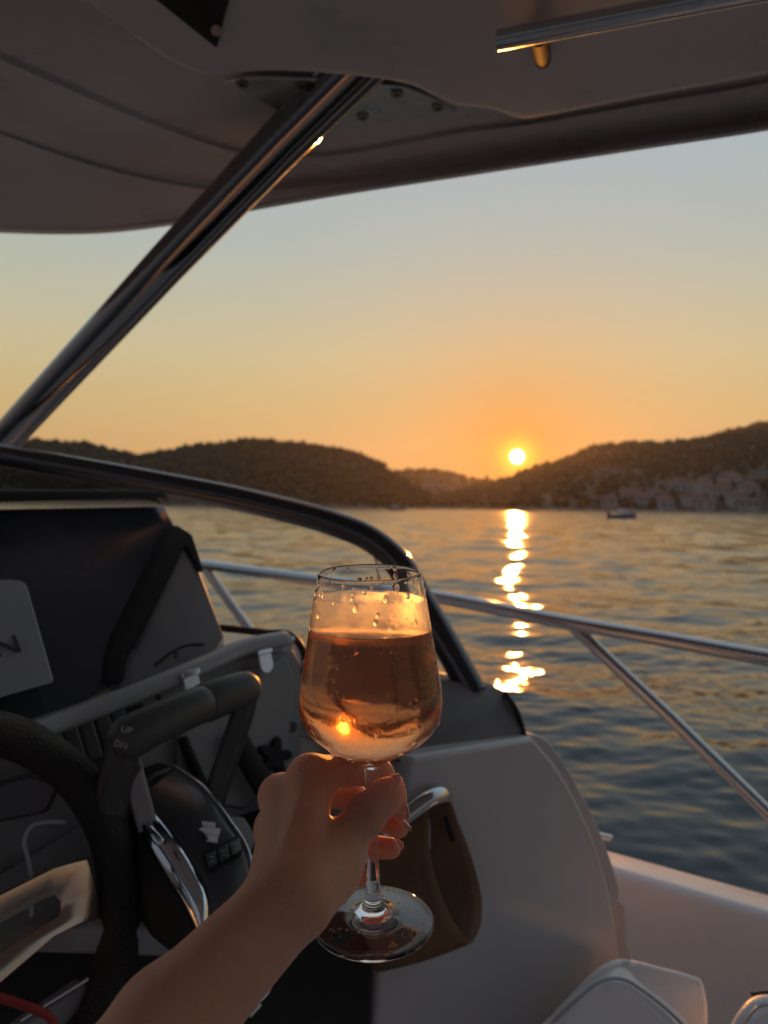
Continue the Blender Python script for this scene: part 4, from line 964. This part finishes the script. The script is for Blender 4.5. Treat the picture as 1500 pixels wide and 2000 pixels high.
def crease(pt, frm, wl_, sg, rad, amp_):          # fine folds across a joint, running round the limb
    c_ = P(*pt); ax_ = (P(*pt) - P(*frm)).normalized()
    wob = N(t, 'ShaderNodeVectorMath', operation='SUBTRACT'); t.links.new(tco, wob.inputs[0]); wob.inputs[1].default_value = c_
    dt = N(t, 'ShaderNodeVectorMath', operation='DOT_PRODUCT'); t.links.new(wob.outputs[0], dt.inputs[0]); dt.inputs[1].default_value = ax_
    lg = N(t, 'ShaderNodeVectorMath', operation='LENGTH'); t.links.new(wob.outputs[0], lg.inputs[0])
    x_ = math_node(t, 'ADD', dt.outputs['Value'], math_node(t, 'MULTIPLY', math_node(t, 'SUBTRACT', n2.outputs[0], .5), .0022))
    sn = math_node(t, 'POWER', math_node(t, 'ABSOLUTE', math_node(t, 'SINE', math_node(t, 'MULTIPLY', x_, math.pi / wl_))), .45)
    g1 = math_node(t, 'EXPONENT', math_node(t, 'MULTIPLY', math_node(t, 'POWER', math_node(t, 'MULTIPLY', dt.outputs['Value'], 1 / sg), 2.0), -1.0))
    g2 = math_node(t, 'EXPONENT', math_node(t, 'MULTIPLY', math_node(t, 'POWER', math_node(t, 'MULTIPLY', lg.outputs['Value'], 1 / rad), 2.0), -1.0))
    return math_node(t, 'MULTIPLY', math_node(t, 'MULTIPLY', sn, math_node(t, 'MULTIPLY', g1, g2)), amp_)
for cr_ in (((716, 1588, .442), (666, 1660, .430), .0021, .0050, .018, 2.6), ((604, 1512, .458), (560, 1600, .445), .0030, .006, .014, .45), ((546, 1552, .470), (530, 1640, .45), .0030, .006, .014, .45),
            ((545, 1742, .385), (420, 1880, .36), .0042, .006, .026, .8), ((690, 1500, .478), (630, 1515, .468), .0024, .005, .014, 1.0)):
    skin_h = math_node(t, 'ADD', skin_h, crease(*cr_))
t.links.new(skin_h, bb_.inputs['Height']); t.links.new(bb_.outputs[0], b.inputs['Normal'])
person = obj('person', hv.tolist(), hf.tolist(), skin)
sm = person.modifiers.new('smooth', 'SMOOTH'); sm.factor = .5; sm.iterations = 3
tag(person, 'bare forearm and left hand raising a wine glass by its stem', 'person')
nailm = mat('fingernail', (.80, .50, .40), .25, coat=.4)
nailm.node_tree.nodes['Principled BSDF'].inputs['Subsurface Weight'].default_value = .2; nailm.node_tree.nodes['Principled BSDF'].inputs['Subsurface Scale'].default_value = .003
def nail(tip, prev, nrm, r, ln):
    tip, prev = P(*tip), P(*prev); d = (tip - prev).normalized(); nn = Vector(nrm); nn = (nn - d * nn.dot(d)).normalized(); s_ = d.cross(nn)
    rows_ = []
    for i in range(9):
        x = i / 8; w_ = r * .80 * (1 - max(0, (x - .6) / .4) ** 2 * .55); row = []
        for k in range(9):
            y = (k / 8 - .5) * 2; row.append(tip - d * ln * .58 + d * ln * x + s_ * w_ * y + nn * (r * .93 * (1 - .32 * y * y) - .0012 * x * x))
        rows_.append(row)
    o = loft('fingernail', rows_, nailm, person); so2 = o.modifiers.new('solid', 'SOLIDIFY'); so2.thickness = .0007; so2.offset = 0
nail((781, 1585, .4915), (767, 1553, .4962), (.8, .5, .35), .0064, .015)
nail((780, 1618, .4965), (744, 1596, .505), (.45, .6, .6), .0064, .015)
nail((764, 1657, .500), (715, 1654, .508), (.2, .85, .3), .0068, .016)
nail((770, 1538, .4605), (752, 1556, .4580), (.55, .15, .8), .0070, .016)

# ---- evening haze over the bay
hx, hy0, hy1, hz0, hz1 = 1500., -900., 1500., -3.2, 110.
haze = obj('haze', [(x, y, z) for x in (-hx, hx) for y in (hy0, hy1) for z in (hz0, hz1)], [(0, 1, 3, 2), (4, 6, 7, 5), (0, 4, 5, 1), (2, 3, 7, 6), (0, 2, 6, 4), (1, 5, 7, 3)], None, None, False, [bpy.data.materials.new('haze_air')])
hm = haze.data.materials[0]; hm.use_nodes = True; t = hm.node_tree; t.nodes.remove(t.nodes['Principled BSDF'])
pv = N(t, 'ShaderNodeVolumePrincipled'); pv.inputs['Color'].default_value = (.95, .9, .86, 1); pv.inputs['Density'].default_value = HAZE_DENSITY; pv.inputs['Anisotropy'].default_value = .70
t.links.new(pv.outputs[0], t.nodes['Material Output'].inputs['Volume'])
tag(haze, kind='stuff')
